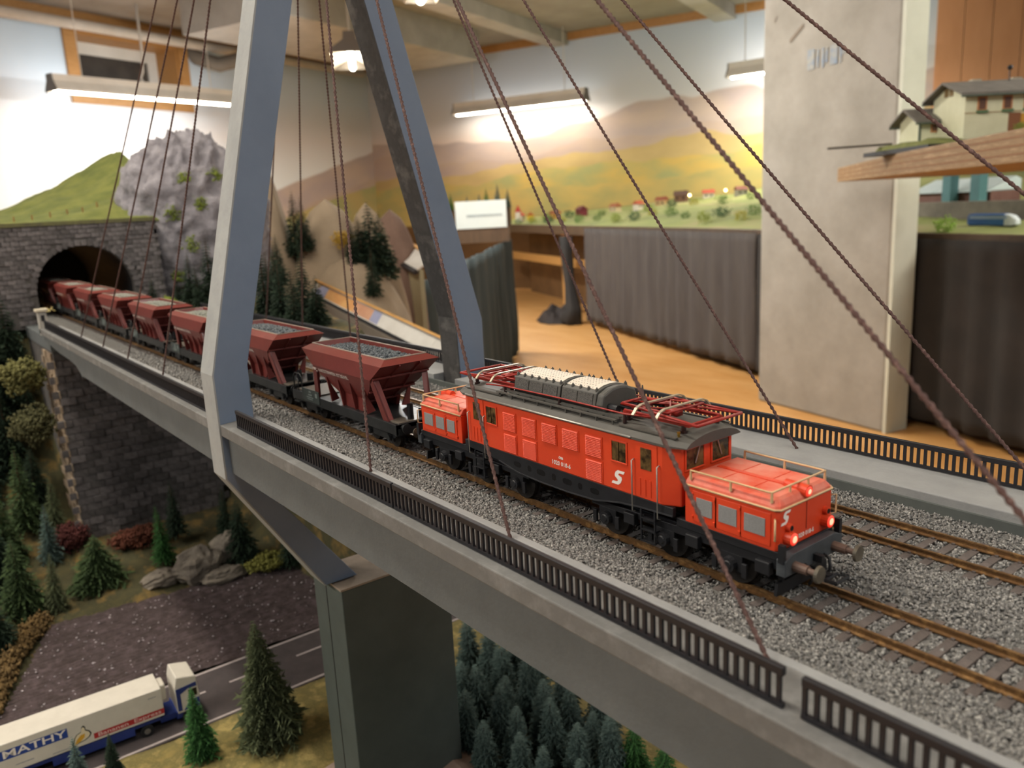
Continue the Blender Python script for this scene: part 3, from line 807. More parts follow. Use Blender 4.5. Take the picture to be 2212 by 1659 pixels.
# hoods
def hood(e):
    h = []
    x0, x1 = 62, 95.6
    def P(x, y, z): return (e * x, e * y, z)
    def pl(hw, xa, xb, c): return [(xb, -hw + c), (xb - c, -hw), (xa, -hw), (xa, hw), (xb - c, hw), (xb, hw - c)]
    rings = []
    for hw, xa, xb, z in ((14, x0, x1, 16.4), (14, x0, x1, 28.8), (13.7, x0, x1 - .2, 29.8), (12.6, x0 + .2, x1 - 1.2, 31.2), (11.4, x0 + .4, x1 - 2.4, 31.7)):
        rings.append([P(x, y, z) for x, y in pl(hw, xa, xb, 1.1)])
    o = fix(MB().loft(rings[:2]).build('hood', m_red, lo, bevel=.25))
    fix(MB().loft(rings[1:]).build('hood_top', m_redtop, o, bevel=.35))
    # dusty panel joints on the hood top
    for x in (72, 83):
        g = MB(); g.box(min(e * x, e * (x + .3)), max(e * x, e * (x + .3)), -10.8, 10.8, 31.65, 31.8); g.build('hood_joint', m_red, o)
    MB().box(min(e * 64, e * 92), max(e * 64, e * 92), -.9, .9, 31.65, 31.95).build('hood_joint', m_red, o)
    # cream moulding all round
    pts = [P(x, y, 28.9) for x, y in ((x0, -14.25), (x1 - 1.1, -14.25), (x1 + .25, -13), (x1 + .25, 13), (x1 - 1.1, 14.25), (x0, 14.25))]
    MB().tube(pts, .34, 6, caps=True).build('moulding', m_cream, o, smooth=True)
    # side hatches with mesh windows
    for s in (-1, 1):
        for k, (a, b) in enumerate(((66.2, 73.6), (74.6, 82.6), (83.8, 92.4))):
            ya, yb = sorted((s * 14, s * 14.3))
            hh = MB().box(min(e * (a - .9), e * (b + .9)), max(e * (a - .9), e * (b + .9)), ya, yb, 17.6, 27.6).build('hatch', m_red, o, bevel=.2)
            ya, yb = sorted((s * 14.3, s * 14.5))
            MB().box(min(e * (a + .6), e * (b - .8)), max(e * (a + .6), e * (b - .8)), ya, yb, 20.2, 25.7).build('hatch_mesh', m_mesh, hh, bevel=.5)
            for x in (a - 1.4,):
                for z in (18.6, 26):
                    MB().box(min(e * x, e * (x + .7)), max(e * x, e * (x + .7)), min(s * 14, s * 14.7), max(s * 14, s * 14.7), z, z + .7).build('hinge', m_red, hh)
    # hand railing on the hood
    rr = MB()
    pts = [P(64, -13.6, 33.6), P(92.4, -13.6, 33.6), P(93, -13, 33.6), P(93, 13, 33.6), P(92.4, 13.6, 33.6), P(64, 13.6, 33.6)]
    rr.tube(pts, .32, 6)
    rr.build('hood_railing', m_cream, o, smooth=True)
    for x, y in ((64, -13.6), (79, -13.6), (93, -13.4), (93, -4.6), (93, 4.6), (93, 13.4), (79, 13.6), (64, 13.6)):
        MB().cyl(P(x, y, 30.6), P(x, y, 33.8), .5, .36, 6).build('railing_stanchion', m_cream, o)
    # lamps
    for y, z, r in ((-9.4, 19.8, 1.9), (9.4, 19.8, 1.9)):
        l = MB().cyl(P(x1 - .2, y, z), P(x1 + 2.2, y, z), r + .35, r + .1, 16).cyl(P(x1 - .2, y, z + 3.1), P(x1 + 1.4, y, z + 3.1), 1.3, 1.1, 12).build('lamp', m_red, o)
        MB().cyl(P(x1 + 2.2, y, z), P(x1 + 2.5, y, z), r - .1, r - .4, 16).build('lamp_lens', m_lit, l)
        MB().cyl(P(x1 + 2.5, y, z), P(x1 + 2.62, y, z), r - .8, r - 1.0, 12).build('lamp_glow', m_litw, l)
        MB().cyl(P(x1 + 1.4, y, z + 3.1), P(x1 + 1.5, y, z + 3.1), .8, n=12).build('marker_lens', m_blackg, l)
    l = MB().cyl(P(x1 - 7, 0, 31.9), P(x1 + .6, 0, 31.3), 1.6, 1.9, 14).cyl(P(x1 - 1.2, 0, 29), P(x1 - 1.2, 0, 31), 1.2, n=8).build('top_lamp', m_red, o)
    MB().cyl(P(x1 + .6, 0, 31.3), P(x1 + .9, 0, 31.28), 1.55, 1.3, 14).build('lamp_lens', m_lit, l)
    MB().cyl(P(x1 + .9, 0, 31.28), P(x1 + 1.0, 0, 31.27), .8, .7, 12).build('lamp_glow', m_litw, l)
    # front number and emblem
    text('front_number', '1020 018-6', 1.9, P(x1 + .06, -.4, 18.4), (math.pi / 2, 0, math.pi / 2 if e > 0 else -math.pi / 2), m_whitep, o, ext=.03, bold=.03)
    emblem(o, lambda a, b: P(x1 + .08, -10.4 + a, 26 + b), 4.0)
    MB().box(min(e * x1, e * (x1 + .12)), max(e * x1, e * (x1 + .12)), -.15, .15, 19.8, 28.2).build('door_seam', mat('seam_red', '8e2616', rough=.5), o)
    # corner grab irons
    for s in (-1, 1):
        MB().tube([P(x1 - 1, s * 14.1, 26.2), P(x1 + .1, s * 15.6, 26.2), P(x1 + .1, s * 15.6, 20.4), P(x1 - 1, s * 14.1, 20)], .28, 6).build('grab_iron', m_cream, o, smooth=True)
    return o
for e in (1, -1):
    hood(e)
    # gap bellows and cab back wall equipment between hood and body
    MB().box(min(e * 59.5, e * 62.2), max(e * 59.5, e * 62.2), -9, 9, 17, 30).build('bellows', m_black, lo)
    # bogie: frame, wheels, axle boxes, steps
    bg = MB().box(min(e * 20, e * 97), max(e * 20, e * 97), -11, 11, 9.5, 13.5).box(min(e * 58, e * 96), max(e * 58, e * 96), -13.6, 13.6, 13.5, 16.4).build('bogie', m_black, lo, bevel=.3)
    for s in (-1, 1):
        ya, yb = sorted((s * 11.5, s * 13))
        sf = MB().prism([(e * 18, 10.5), (e * 96, 10.5), (e * 97.5, 15.5), (e * 60, 15.5), (e * 57, 13.2), (e * 18, 12.4)], 'y', ya, yb)
        for x in (25.9, 52.3, 78.7):
            sf.box(e * x - 4.2, e * x + 4.2, ya, yb, 5.2, 10.8)
            sf.box(e * x - 6.4, e * x - 4.6, min(s * 13, s * 14), max(s * 13, s * 14), 4.4, 9).box(e * x + 4.6, e * x + 6.4, min(s * 13, s * 14), max(s * 13, s * 14), 4.4, 9)
        sf.build('side_frame', m_black, bg, bevel=.2)
        for x in (25.9, 52.3, 78.7):
            MB().cyl((e * x, s * 12.8, 7.2), (e * x, s * 14.6, 7.2), 2.6, 2.3, 14).cyl((e * x, s * 14.6, 7.2), (e * x, s * 14.9, 7.2), 1.5, 1.2, 12).build('axle_box', m_black, bg)
            MB().cyl((e * x, s * 7.3, 7.2), (e * x, s * 9.4, 7.2), 7.2, n=24).cyl((e * x, s * 7.0, 7.2), (e * x, s * 7.4, 7.2), 8.1, n=24).build('wheel', mat('wheel_dark', '2a2725', '3a3633', 100, .5, .5), bg)
        for x in (38, 65, 91):
            MB().box(e * x - 2.5, e * x + 2.5, min(s * 12.5, s * 14.8), max(s * 12.5, s * 14.8), 8.6, 12.6).build('sand_box', m_black, bg, bevel=.3)
        # ladder below the cab door
        g = MB()
        for z in (5, 9, 13):
            g.box(min(e * 44.5, e * 50.5), max(e * 44.5, e * 50.5), min(s * 13.2, s * 15.8), max(s * 13.2, s * 15.8), z, z + .5)
        for x in (44.5, 50.5):
            g.box(e * x - .3, e * x + .3, min(s * 15.2, s * 15.7), max(s * 15.2, s * 15.7), 5, 16.5)
        g.build('step_ladder', m_black, bg)
    # buffer beam, buffers, hook, hoses, plough
    MB().prism([(-14.6, 9.8), (14.6, 9.8), (14.6, 14.6), (11, 16), (-11, 16), (-14.6, 14.6)], 'x', e * 95.6, e * 98.6).build('buffer_beam', mat('buffer_beam_grey', '3a3d40', '4c4f52', 160, .5), bg, bevel=.2)
    MB().prism([(-13, 2.2), (13, 2.2), (12.5, 6), (-12.5, 6)], 'x', e * 94, e * 95).box(e * 94 - .8, e * 94 + .8, -10, -9, 5, 10).box(e * 94 - .8, e * 94 + .8, 9, 10, 5, 10).build('rail_guard', m_black, bg)
    for s in (-1, 1):
        b = MB().cyl((e * 98.6, s * 10.06, 12.1), (e * 103, s * 10.06, 12.1), 1.55, 1.4, 12).cyl((e * 103, s * 10.06, 12.1), (e * 106, s * 10.06, 12.1), .9, n=10).build('buffer', mat('buffer_rust', '5b463c', '6e574a', 200, .5), bg)
        MB().cyl((e * 106, s * 10.06, 12.1), (e * 106.9, s * 10.06, 12.1), 2.6, 2.35, 20).build('buffer_head', mat('buffer_steel', '5e564c', '77705f', 200, .4, .4), b)
        MB().tube([(e * 98.4, s * 5, 11), (e * 100.4, s * 5, 10.4), (e * 101, s * 4.6, 7), (e * 99.8, s * 4.2, 5)], .5, 6).build('brake_hose', m_black, bg, smooth=True)
        MB().box(min(e * 96.4, e * 98.2), max(e * 96.4, e * 98.2), s * 14.4 - .7, s * 14.4 + .7, 14, 19.4).build('corner_step', m_black, bg)
    MB().box(min(e * 96, e * 104), max(e * 96, e * 104), -1.1, 1.1, 6.2, 8).tube([(e * 104, -3, 7.2), (e * 107.5, -3, 7.4), (e * 107.5, 3, 7.4), (e * 104, 3, 7.2), (e * 104, -3, 7.2)], .55, 6).box(min(e * 98.6, e * 101.5), max(e * 98.6, e * 101.5), -.8, .8, 10.8, 13).build('coupler', m_black, bg)
# pantographs, folded
def pantograph(e):
    cx = e * 45.5
    base = MB()
    t = lambda a, b, z: (cx + e * a, b, z)
    for b in (-8, 8):
        base.beam(t(-15, b, 45.6), t(13, b, 45.6), .9, .9)
    for a in (-15, -3, 13):
        base.beam(t(a, -8.4, 45.6), t(a, 8.4, 45.6), .9, .9)
    o = base.build('pantograph_base', m_pan, lo)
    for a in (-13, 11):
        for b in (-8, 8):
            MB().cyl(t(a, b, 42.6), t(a, b, 43.8), 1.2, n=8).cyl(t(a, b, 43.8), t(a, b, 45.4), .8, n=8).build('pantograph_insulator', m_ins, o)
    arm = MB()
    for b in (-1, 1):
        arm.tube([t(-15, b * 8, 46.2), t(19, b * 11, 47.2)], .5, 6)
        arm.tube([t(19, b * 11, 47.2), t(-8, b * 9, 48.4)], .38, 6)
        arm.tube([t(-22, b * 2.5, 46.2), t(4, b * 7, 47.8)], .42, 6)
        arm.tube([t(13, b * 7.5, 46.2), t(-19, b * 5, 47.4)], .5, 6)
        arm.tube([t(-19, b * 5, 47.4), t(5, b * 9, 48.6)], .38, 6)
    arm.tube([t(19, -11, 47.2), t(19, 11, 47.2)], .5, 6).tube([t(-19, -5, 47.4), t(-19, 5, 47.4)], .5, 6)
    arm.tube([t(5, -7.5, 46.4), t(-8, 7.5, 48.2)], .3, 5).tube([t(5, 7.5, 46.4), t(-8, -7.5, 48.2)], .3, 5)
    arm.tube([t(-8, -9, 48.4), t(-8, 9, 48.4)], .4, 6).tube([t(5, -9, 48.6), t(5, 9, 48.6)], .4, 6)
    arm.box(cx - 2.5, cx + 2.5, -1.6, 1.6, 45.4, 47.6)
    arm.build('pantograph_arm', m_pan, o, smooth=True)
    for a in (-6, 4):
        pts = [t(a, -13.5, 47.0), t(a, -11.6, 49.0), t(a, -9.4, 49.8), t(a, 9.4, 49.8), t(a, 11.6, 49.0), t(a, 13.5, 47.0)]
        g = MB()
        for p, q in zip(pts[:-1], pts[1:]):
            g.beam(p, q, 1.1, .45)
        g.build('collector_bow', m_brass, o)
    for b in (-6, 6):
        MB().cyl(t(-16, b, 45.8), t(-10, b, 45.9), .75, n=8).build('pantograph_spring', m_blackg, o)
pantograph(1); pantograph(-1)
# cab roof bits: whistle, boards
for e in (-1, 1):
    for y0 in (-13.6, 12.4):
        MB().box(min(e * 33, e * 58), max(e * 33, e * 58), y0, y0 + 1.2, 42.2, 42.7).build('roof_board', m_roof, roof)
    MB().cyl((e * 57, -11, 42), (e * 57, -11, 44), .35, .6, 8).build('whistle', mat('brass', 'b08b3a', rough=.3, metal=.8), roof)

# ---------------------------------------------------------------- hopper wagons
m_ox = mat('wagon_oxide', '70302a', '79352f', 90, .38, bump=.1, bscale=1500, coat=.1)
m_frame = mat('wagon_black', '1c1d1e', '2a2b2b', 180, .35)
m_gravel = mat('load_gravel', '3c4044', '8b8f8f', 800, .9, lo=.35, hi=.7, detail=2, c3='5c6164')
m_gravel_l = mat('load_gravel_pale', '6f6f66', 'a5a598', 800, .9, lo=.35, hi=.7, detail=2)
def ring(cx, hx, hy, z):
    return [(cx - hx, -hy, z), (cx + hx, -hy, z), (cx + hx, hy, z), (cx - hx, hy, z)]
BX = 11
wg = thing('hopper_wagon', 'nearest oxide-red hopper wagon coupled to the locomotive, white lettering', 'wagon', (-182.5, 0, 0), 0, 'oxide-red hopper wagons in the train')
hop = fix(MB().loft([ring(BX, 9, 8.5, 15.5), ring(BX, 28.5, 14.6, 29), ring(BX, 34.2, 17, 34.5), ring(BX, 46.4, 17, 42.7), ring(BX, 41.8, 12, 45.3), ring(BX, 41.2, 11.4, 45.3), ring(BX, 40, 11.2, 41.5)]).build('hopper', m_ox, wg, bevel=.12))
g = MB()
rim = [(-41.8, -12), (41.8, -12), (41.8, 12), (-41.8, 12)]
for a, b in zip(rim, rim[1:] + rim[:1]):
    g.beam((BX + a[0], a[1], 45.35), (BX + b[0], b[1], 45.35), .7, .5)
g.build('rim', mat('rim_dusty', '8f7d6d', 'a08f7f', 200, .6), hop)
# end ribs
for e in (-1, 1):
    g = MB()
    def onend(z): # x of end wall at height z
        return BX + e * np.interp(z, [15.5, 29, 34.5, 42.7], [9, 28.5, 34.2, 46.4])
    for z, hy in ((35.2, 16.4), (26.5, 13.4), (19.5, 9)):
        x = onend(z); g.box(min(x, x + e * 1.4), max(x, x + e * 1.4), -hy, hy, z - .5, z + .5)
    for y in (-6, 6):
        zs = [17, 29, 34.5, 42.2]
        for a, b in zip(zs[:-1], zs[1:]):
            g.beam((onend(a) + e * .4, y, a), (onend(b) + e * .4, y, b), .6, 1.2, up=(1, 0, 0))
    g.build('end_rib', m_ox, hop)
    for s in (-1, 1):
        x = BX + e * 34
        # plate struts leaning out to the underframe
        MB().add([(x - e * 3, s * 16.2, 35), (x + e * 1.2, s * 16.2, 35), (BX + e * 42.5, s * 13.2, 14), (BX + e * 37.5, s * 13.2, 14),
                  (x - e * 3, s * 15.2, 35), (x + e * 1.2, s * 15.2, 35), (BX + e * 42.5, s * 12.2, 14), (BX + e * 37.5, s * 12.2, 14),
                  (x + e * 1.2, s * 12.6, 34), (BX + e * 42.5, s * 9.8, 14)],
                 [(0, 1, 2, 3), (7, 6, 5, 4), (0, 4, 5, 1), (1, 5, 6, 2), (2, 6, 7, 3), (3, 7, 4, 0), (1, 8, 9, 2)]).build('strut', m_ox, wg)
for s in (-1, 1):
    for x in (-22, -8, 6, 20):
        MB().add([(BX + x - .4, s * 14.8, 29), (BX + x + .4, s * 14.8, 29), (BX + x + .4, s * 12.6, 14), (BX + x - .4, s * 12.6, 14), (BX + x + .4, s * 8, 15), (BX + x - .4, s * 8, 15)],
                 [(0, 1, 2, 3), (1, 4, 2), (0, 3, 5), (3, 2, 4, 5), (0, 5, 4, 1)]).build('side_rib', m_ox, hop)
    MB().prism([(BX - 16, 24), (BX + 16, 24), (BX + 12, 13.5), (BX - 12, 13.5)], 'y', min(s * 9, s * 11), max(s * 9, s * 11)).build('chute', m_ox, hop)
tl = math.atan2(2.4, 5.5)
tw = text('lettering', 'HARTSTEINWERK KITZBÜHEL', 3.1, (1, -16.1, 31.8), (math.pi / 2 + tl, 0, 0), mat('cream_letter', 'd8c9bd', rough=.6), wg, ext=.05, sx=.86)
g = MB()
for k in range(4):
    z = 32.6 - k * .9; y = -17 + (34.5 - z) / 5.5 * 2.4 - .12
    g.box(-24, -24 + (4.5, 3.2, 4, 2.6)[k], y - .05, y + .05, z - .25, z + .25)
g.build('data_marks', MATS['cream_letter'], wg)['kind'] = 'stuff'
# underframe with rear platform
fr = MB().box(-62.5, 62.5, -13.6, 13.6, 11.4, 13.8).box(-62.5, 62.5, -14.2, -12.8, 8.6, 14).box(-62.5, 62.5, 12.8, 14.2, 8.6, 14).box(-62.5, -60.5, -14, 14, 8, 14).box(60.5, 62.5, -14, 14, 8, 14).build('underframe', m_frame, wg, bevel=.2)
for s in (-1, 1):
    MB().box(-47, -24, min(s * 14.2, s * 14.6), max(s * 14.2, s * 14.6), 10, 17.5).build('sign_board', mat('board_grey', '3a403d', '444a46', 120, .5), fr)
    g = MB()
    for x0, x1, z0, z1 in ((-37.5, -34.5, 15.4, 16.4), (-38.5, -33.5, 13.8, 14.6), (-41, -32, 12.4, 13), (-40, -33, 11.3, 11.8), (-29, -26.5, 13.5, 16)):
        g.box(x0, x1, min(s * 14.6, s * 14.66), max(s * 14.6, s * 14.66), z0, z1)
    g.build('board_marks', mat('dim_marks', '7d857f', rough=.7), fr)['kind'] = 'stuff'
    MB().tube([(-50, s * 13, 13.5), (-50, s * 13, 22.5), (-52, s * 13, 24.5), (-59, s * 13, 24.5), (-61.5, s * 13, 22.5), (-61.5, s * 13, 13.5)], .4, 6).tube([(-55.5, s * 13, 13.5), (-55.5, s * 13, 20), (-57, s * 13, 21.5)], .3, 6).build('platform_railing', m_frame, fr, smooth=True)
    MB().box(-58, -51, min(s * 13.5, s * 15.5), max(s * 13.5, s * 15.5), 7.5, 8.1).build('foot_step', m_frame, fr)
for xa, xb in ((-60, -30), (52, 62)):
    MB().box(xa, xb, -12, 12, 13.8, 14.4).build('platform_floor', mat('grey_brown_floor', '5c554c', '6f675c', 200, .35), fr)  # grey-brown, paler than the black underframe
MB().cyl((58.5, -3, 14), (58.5, -3, 22), 1.6, n=12).cyl((58.5, 4, 14), (58.5, 4, 19), 2, n=12).build('air_tank', mat('tank_black', '18191b', rough=.2), fr, smooth=False)
for e in (-1, 1):
    bg = MB().box(e * 42 - 15, e * 42 + 15, -9.5, 9.5, 6.5, 9).build('bogie', m_frame, wg)
    for s in (-1, 1):
        ya, yb = sorted((s * 10.6, s * 12))
        MB().prism([(e * 42 - 15.5, 6), (e * 42 - 15.5, 8), (e * 42 - 5, 9), (e * 42 + 5, 9), (e * 42 + 15.5, 8), (e * 42 + 15.5, 6), (e * 42 + 6, 4), (e * 42 - 6, 4)], 'y', ya, yb).build('side_frame', m_frame, bg)
        for k in (-1, 1):
            x = e * 42 + k * 10.3
            MB().cyl((x, s * 7.3, 5.4), (x, s * 9.2, 5.4), 5.4, n=20).cyl((x, s * 7, 5.4), (x, s * 7.4, 5.4), 6.2, n=20).build('wheel', MATS['wheel_dark'], bg)
            MB().cyl((x, s * 12, 5.4), (x, s * 13.4, 5.4), 1.7, 1.5, 10).box(x - 2.6, x + 2.6, ya, yb, 3.6, 7.4).build('axle_box', m_frame, bg)
        MB().cyl((e * 62.5, s * 10.06, 12.1), (e * 65.8, s * 10.06, 12.1), 1.4, n=10).cyl((e * 65.8, s * 10.06, 12.1), (e * 66.5, s * 10.06, 12.1), 2.5, n=16).build('buffer', m_frame, fr)
    MB().box(min(e * 60, e * 67.3), max(e * 60, e * 67.3), -1, 1, 6.4, 7.8).build('coupler', m_frame, fr)
# gravel load: heap of loose stones
n = 1500
px_ = rng.uniform(-39, 39, n); py_ = rng.uniform(-10.8, 10.8, n)
hz = 42.2 + 2.6 * np.clip(1 - (np.abs(px_) / 40) ** 2, 0, 1) * np.clip(1 - (np.abs(py_) / 12) ** 2, 0, 1) + rng.uniform(-.3, .3, n)
V, F = shards(np.stack([BX + px_, py_, hz], -1), .6, 1.0)
heap = MB()
gx = np.linspace(-40, 40, 22); gy = np.linspace(-11.2, 11.2, 8)
heapV = [(BX + x, y, 42 + 2.5 * max(0, 1 - (abs(x) / 40) ** 2) * max(0, 1 - (abs(y) / 12) ** 2)) for x in gx for y in gy]
heapF = [(i * 8 + j, (i + 1) * 8 + j, (i + 1) * 8 + j + 1, i * 8 + j + 1) for i in range(21) for j in range(7)]
hV = np.array(heapV); hF = np.array([t for a, b, c, d in heapF for t in ((a, b, c), (a, c, d))])
load = np_mesh('gravel_load', np.concatenate([hV, V]), np.concatenate([hF, F + len(hV)]), m_gravel, wg)
load['kind'] = 'stuff'
wl_ = ['second red hopper wagon, just behind the lettered one', 'third red hopper wagon, partly hidden by the near pylon leg', 'fourth hopper wagon, left of the pylon with shining side edge',
       'fifth red hopper wagon, between the stay cables', 'sixth red hopper wagon, near the tunnel mouth', 'seventh hopper wagon, coming out of the tunnel mouth', 'last hopper wagon, still inside the dark tunnel']
for k, lb in enumerate(wl_):
    c = copy_tree(wg); c.location.x = (-182.5 - 135 * (k + 1)) * S
    c['label'] = lb
    if k >= 1:
        for ch in c.children:
            if ch.name.startswith('gravel_load'):
                ch.material_slots[0].link = 'OBJECT'; ch.material_slots[0].material = m_gravel_l
# ---------------------------------------------------------------- landscape of the near layout
m_ground = mat('forest_ground', '4a4426', '6f5a2e', 45, .95, bump=1, bscale=500, c3='3c3a22')
m_verge = mat('sandy_grass', '8a7a44', 'a08d54', 60, .95, bump=1, bscale=700, c3='70663a')
m_hill = mat('meadow_green', '575f2d', '75783a', 25, .95, bump=.8, bscale=400, c3='666c33')
m_rock = mat('grey_rock', '79747a', 'a29c9e', 22, .85, bump=1.5, bscale=120, c3='8c878b')
def sstep(a, b, x):
    t = np.clip((x - a) / (b - a), 0, 1); return t * t * (3 - 2 * t)
def heightfield(name, x0, x1, y0, y1, step, fn, m, label, cat, smooth=True, kind=None, skirt=True):
    xs = np.arange(x0, x1 + .1, step); ys = np.arange(y0, y1 + .1, step)
    X, Y = np.meshgrid(xs, ys, indexing='ij')
    Z = fn(X, Y)
    V = np.stack([X, Y, Z], -1).reshape(-1, 3)
    ny = len(ys)
    i, j = np.meshgrid(np.arange(len(xs) - 1), np.arange(ny - 1), indexing='ij'); a = (i * ny + j).ravel()
    F = np.stack([a, a + ny, a + ny + 1, a + 1], -1)
    zb = Z.min() - 30
    if skirt:      # close the sides and bottom so it is a solid body of scenery
        border = [k for k in range(ny)] + [i * ny + ny - 1 for i in range(1, len(xs))] + [(len(xs) - 1) * ny + k for k in range(ny - 2, -1, -1)] + [i * ny for i in range(len(xs) - 2, 0, -1)]
        base = len(V); B = V[border].copy(); B[:, 2] = zb
        V = np.concatenate([V, B]); n = len(border); k = np.arange(n)
        bb = np.array(border)
        F = np.concatenate([F, np.stack([bb, bb[(k + 1) % n], base + (k + 1) % n, base + k], -1)])
    o = np_mesh(name, V, F, m, org=((x0 + x1) / 2, (y0 + y1) / 2, zb), smooth=smooth)
    return tag(o, label, cat, kind=kind)
def vnoise(X, Y, sc, amp, seed=0):
    out = np.zeros(X.shape)
    f = X.ravel(); g = Y.ravel()
    out = np.array([noise.fractal((a / sc, b / sc, seed), .9, 2.1, 4) for a, b in zip(f, g)]).reshape(X.shape)
    return out * amp
def ground(X, Y):
    near = np.interp(X, [-1400, -1100, -1060, -1020, -1000, -975, -900, -830, -700, -600], [30, 5, -10, -75, -120, -175, -245, -270, -284, -286])
    farh = np.interp(X, [-1400, -700, -600, -500, -430, 120], [20, -6, -14, -60, -200, -286]) + np.clip(Y - 170, 0, 400) * .22 * sstep(-450, -700, X)
    farh = np.where(X > -430, -286, farh)
    under = np.interp(X, [-1400, -905, -868, -760, -690, -600], [-12, -12, -258, -272, -282, -286])
    w = np.where(X < -862, sstep(-56, -48, Y), sstep(-75, -64, Y))          # near slope -> under the bridge (retaining wall)
    z = near * (1 - w) + under * w
    w2 = sstep(120, 170, Y)
    z = z * (1 - w2) + farh * w2
    z = z + vnoise(X, Y, 45, 5, 3) * np.where(X > -560, .25, 1) * np.where((X < -845) & (Y > -66) & (Y < 122), 0, 1)
    road = sstep(-510, -492, X) * (1 - sstep(-408, -396, X)); z = z * (1 - road) + -287 * road
    field = sstep(-700, -680, X) * (1 - sstep(-500, -490, X)) * sstep(-190, -176, Y) * (1 - sstep(120, 136, Y))
    z = z * (1 - field) + -289 * field
    return z
heightfield('valley_ground', -1120, 150, -330, 214, 8, ground, m_ground, 'dark mossy valley ground of the model landscape under the bridge', 'ground')
# grass verge on the near side of the road
heightfield('road_verge', -404, -60, -330, 200, 6, lambda X, Y: -283 + vnoise(X, Y, 30, 2.5, 9) , m_verge, 'sandy grass verge between the road and the bridge pier', 'ground')
# ploughed field with furrows
m_field = mat('ploughed_soil', '3b302d', '57494a', 120, .95, bump=1, bscale=900, c3='463a39')
def furrow(X, Y):
    return -284 + 1.3 * np.sin((X + 5 * np.sin(Y / 60)) * 2 * math.pi / 6.2) + vnoise(X, Y, 8, 1.3, 5)
fo = thing('ploughed_field', 'dark ploughed field with pale clods beside the road', 'field', (-590, -25, -290))
xs = np.arange(-690, -490.9, 1.55); ys = np.arange(-200, 140, 3.0); X, Y = np.meshgrid(xs, ys, indexing='ij')
keep = (X > np.interp(Y, [-200, -184, -124, 135], [-520, -540, -690, -665]))
Zf = furrow(X, Y)
V = np.stack([X, Y, Zf], -1).reshape(-1, 3); ny = len(ys)
i, j = np.meshgrid(np.arange(len(xs) - 1), np.arange(ny - 1), indexing='ij'); a = (i * ny + j)
ok = keep[:-1, :-1]; a = a[ok].ravel()
np_mesh('soil', V, np.stack([a, a + ny, a + ny + 1, a + 1], -1), m_field, fo, org=(-590, -25, -290), smooth=True)
n = 420; P = np.stack([rng.uniform(-680, -494, n), rng.uniform(-190, 130, n), np.full(n, -282.6)], -1)
P = P[P[:, 0] > np.interp(P[:, 1], [-200, -184, -124, 135], [-515, -535, -680, -655])]
V, F = shards(P, .4, 1.5, .6)
np_mesh('pale_clods', V, F, mat('pale_clod', 'a59a9c', 'c7bfc0', 300, .9), fo, org=(-590, -25, -290))['kind'] = 'stuff'
# road with edge lines and dashes
m_road = mat('road_tar', '3f3838', '4a4241', 70, .85, bump=.4, bscale=900)
rd = thing('road', 'dark two-lane road with white edge lines crossing under the bridge', 'road', (-449, -60, -285))
MB().box(-491, -407, -330, 330, -292, -285).build('tarmac', m_road, rd, org=(-449, -60, -285))
m_line = mat('road_paint', 'b8aca8', 'a59a96', 90, .8)
for x in (-488.5, -410.5):
    MB().box(x - 1.3, x + 1.3, -330, 330, -285, -284.85).build('edge_line', m_line, rd, org=(-449, -60, -285))
for k in range(-5, 6):
    y = k * 63 - 17
    MB().box(-458, -455.6, y, y + 42, -285, -284.85).build('dash', m_line, rd, org=(-449, -60, -285))
# dry grass bank along the field
m_dry = mat('dry_grass', '5e4a2a', '7c6238', 150, .95, bump=1, bscale=800)
bank = []
n = 5200
t = rng.uniform(0, 1, n)
bx = np.interp(t, [0, .25, .6, 1], [-520, -545, -640, -702]); by = np.interp(t, [0, .25, .6, 1], [-215, -186, -158, -122])
P = np.stack([bx + rng.normal(0, 5, n), by + rng.normal(-6, 4, n), -284 + np.abs(rng.normal(0, 4.5, n))], -1)
V, F = shards(P, .9, 2.2, 1.6)
tag(np_mesh('dry_grass_bank', V, F, m_dry, org=(-610, -170, -285)), 'orange-brown dry grass bank along the left edge of the field', 'grass', kind='stuff')

# ---- stonework
m_st = [mat('stone_a', '55504f', '6a6464', 140, .9, bump=.8, bscale=500), mat('stone_b', '615b59', '767070', 140, .9, bump=.8, bscale=500), mat('stone_c', '4a4645', '5c5756', 140, .9, bump=.8, bscale=500)]
m_sl = [mat('lit_stone_a', '8f7c66', 'a8947b', 140, .9, bump=.8, bscale=500), mat('lit_stone_b', '7c6a57', '96826c', 140, .9, bump=.8, bscale=500)]  # paler copies of the stone, painting in the light on the abutment's near face
m_mortar = mat('mortar', '4b4744', '56524e', 120, .95)
stone_me = {}
def stone(parent, org, loc, size, ms, axis):
    """one rough block; alike blocks share a mesh"""
    key = (size, ms.name, axis)
    if key not in stone_me:
        w, h, d = size
        if axis == 'x':
            mb = MB().box(-.5, d, -w / 2 + .35, w / 2 - .35, -h / 2 + .35, h / 2 - .35)
        else:
            mb = MB().box(-w / 2 + .35, w / 2 - .35, -d, .5, -h / 2 + .35, h / 2 - .35)
        mb.v = [(x + random.uniform(-.35, .35), y + random.uniform(-.35, .35), z + random.uniform(-.35, .35)) for x, y, z in mb.v]
        o = mb.build('stone', ms, parent); stone_me[key] = o.data
    else:
        o = bpy.data.objects.new('stone', stone_me[key]); COL.objects.link(o); o.parent = parent
    o.location = tuple((loc[k] - org[k]) * S for k in range(3))
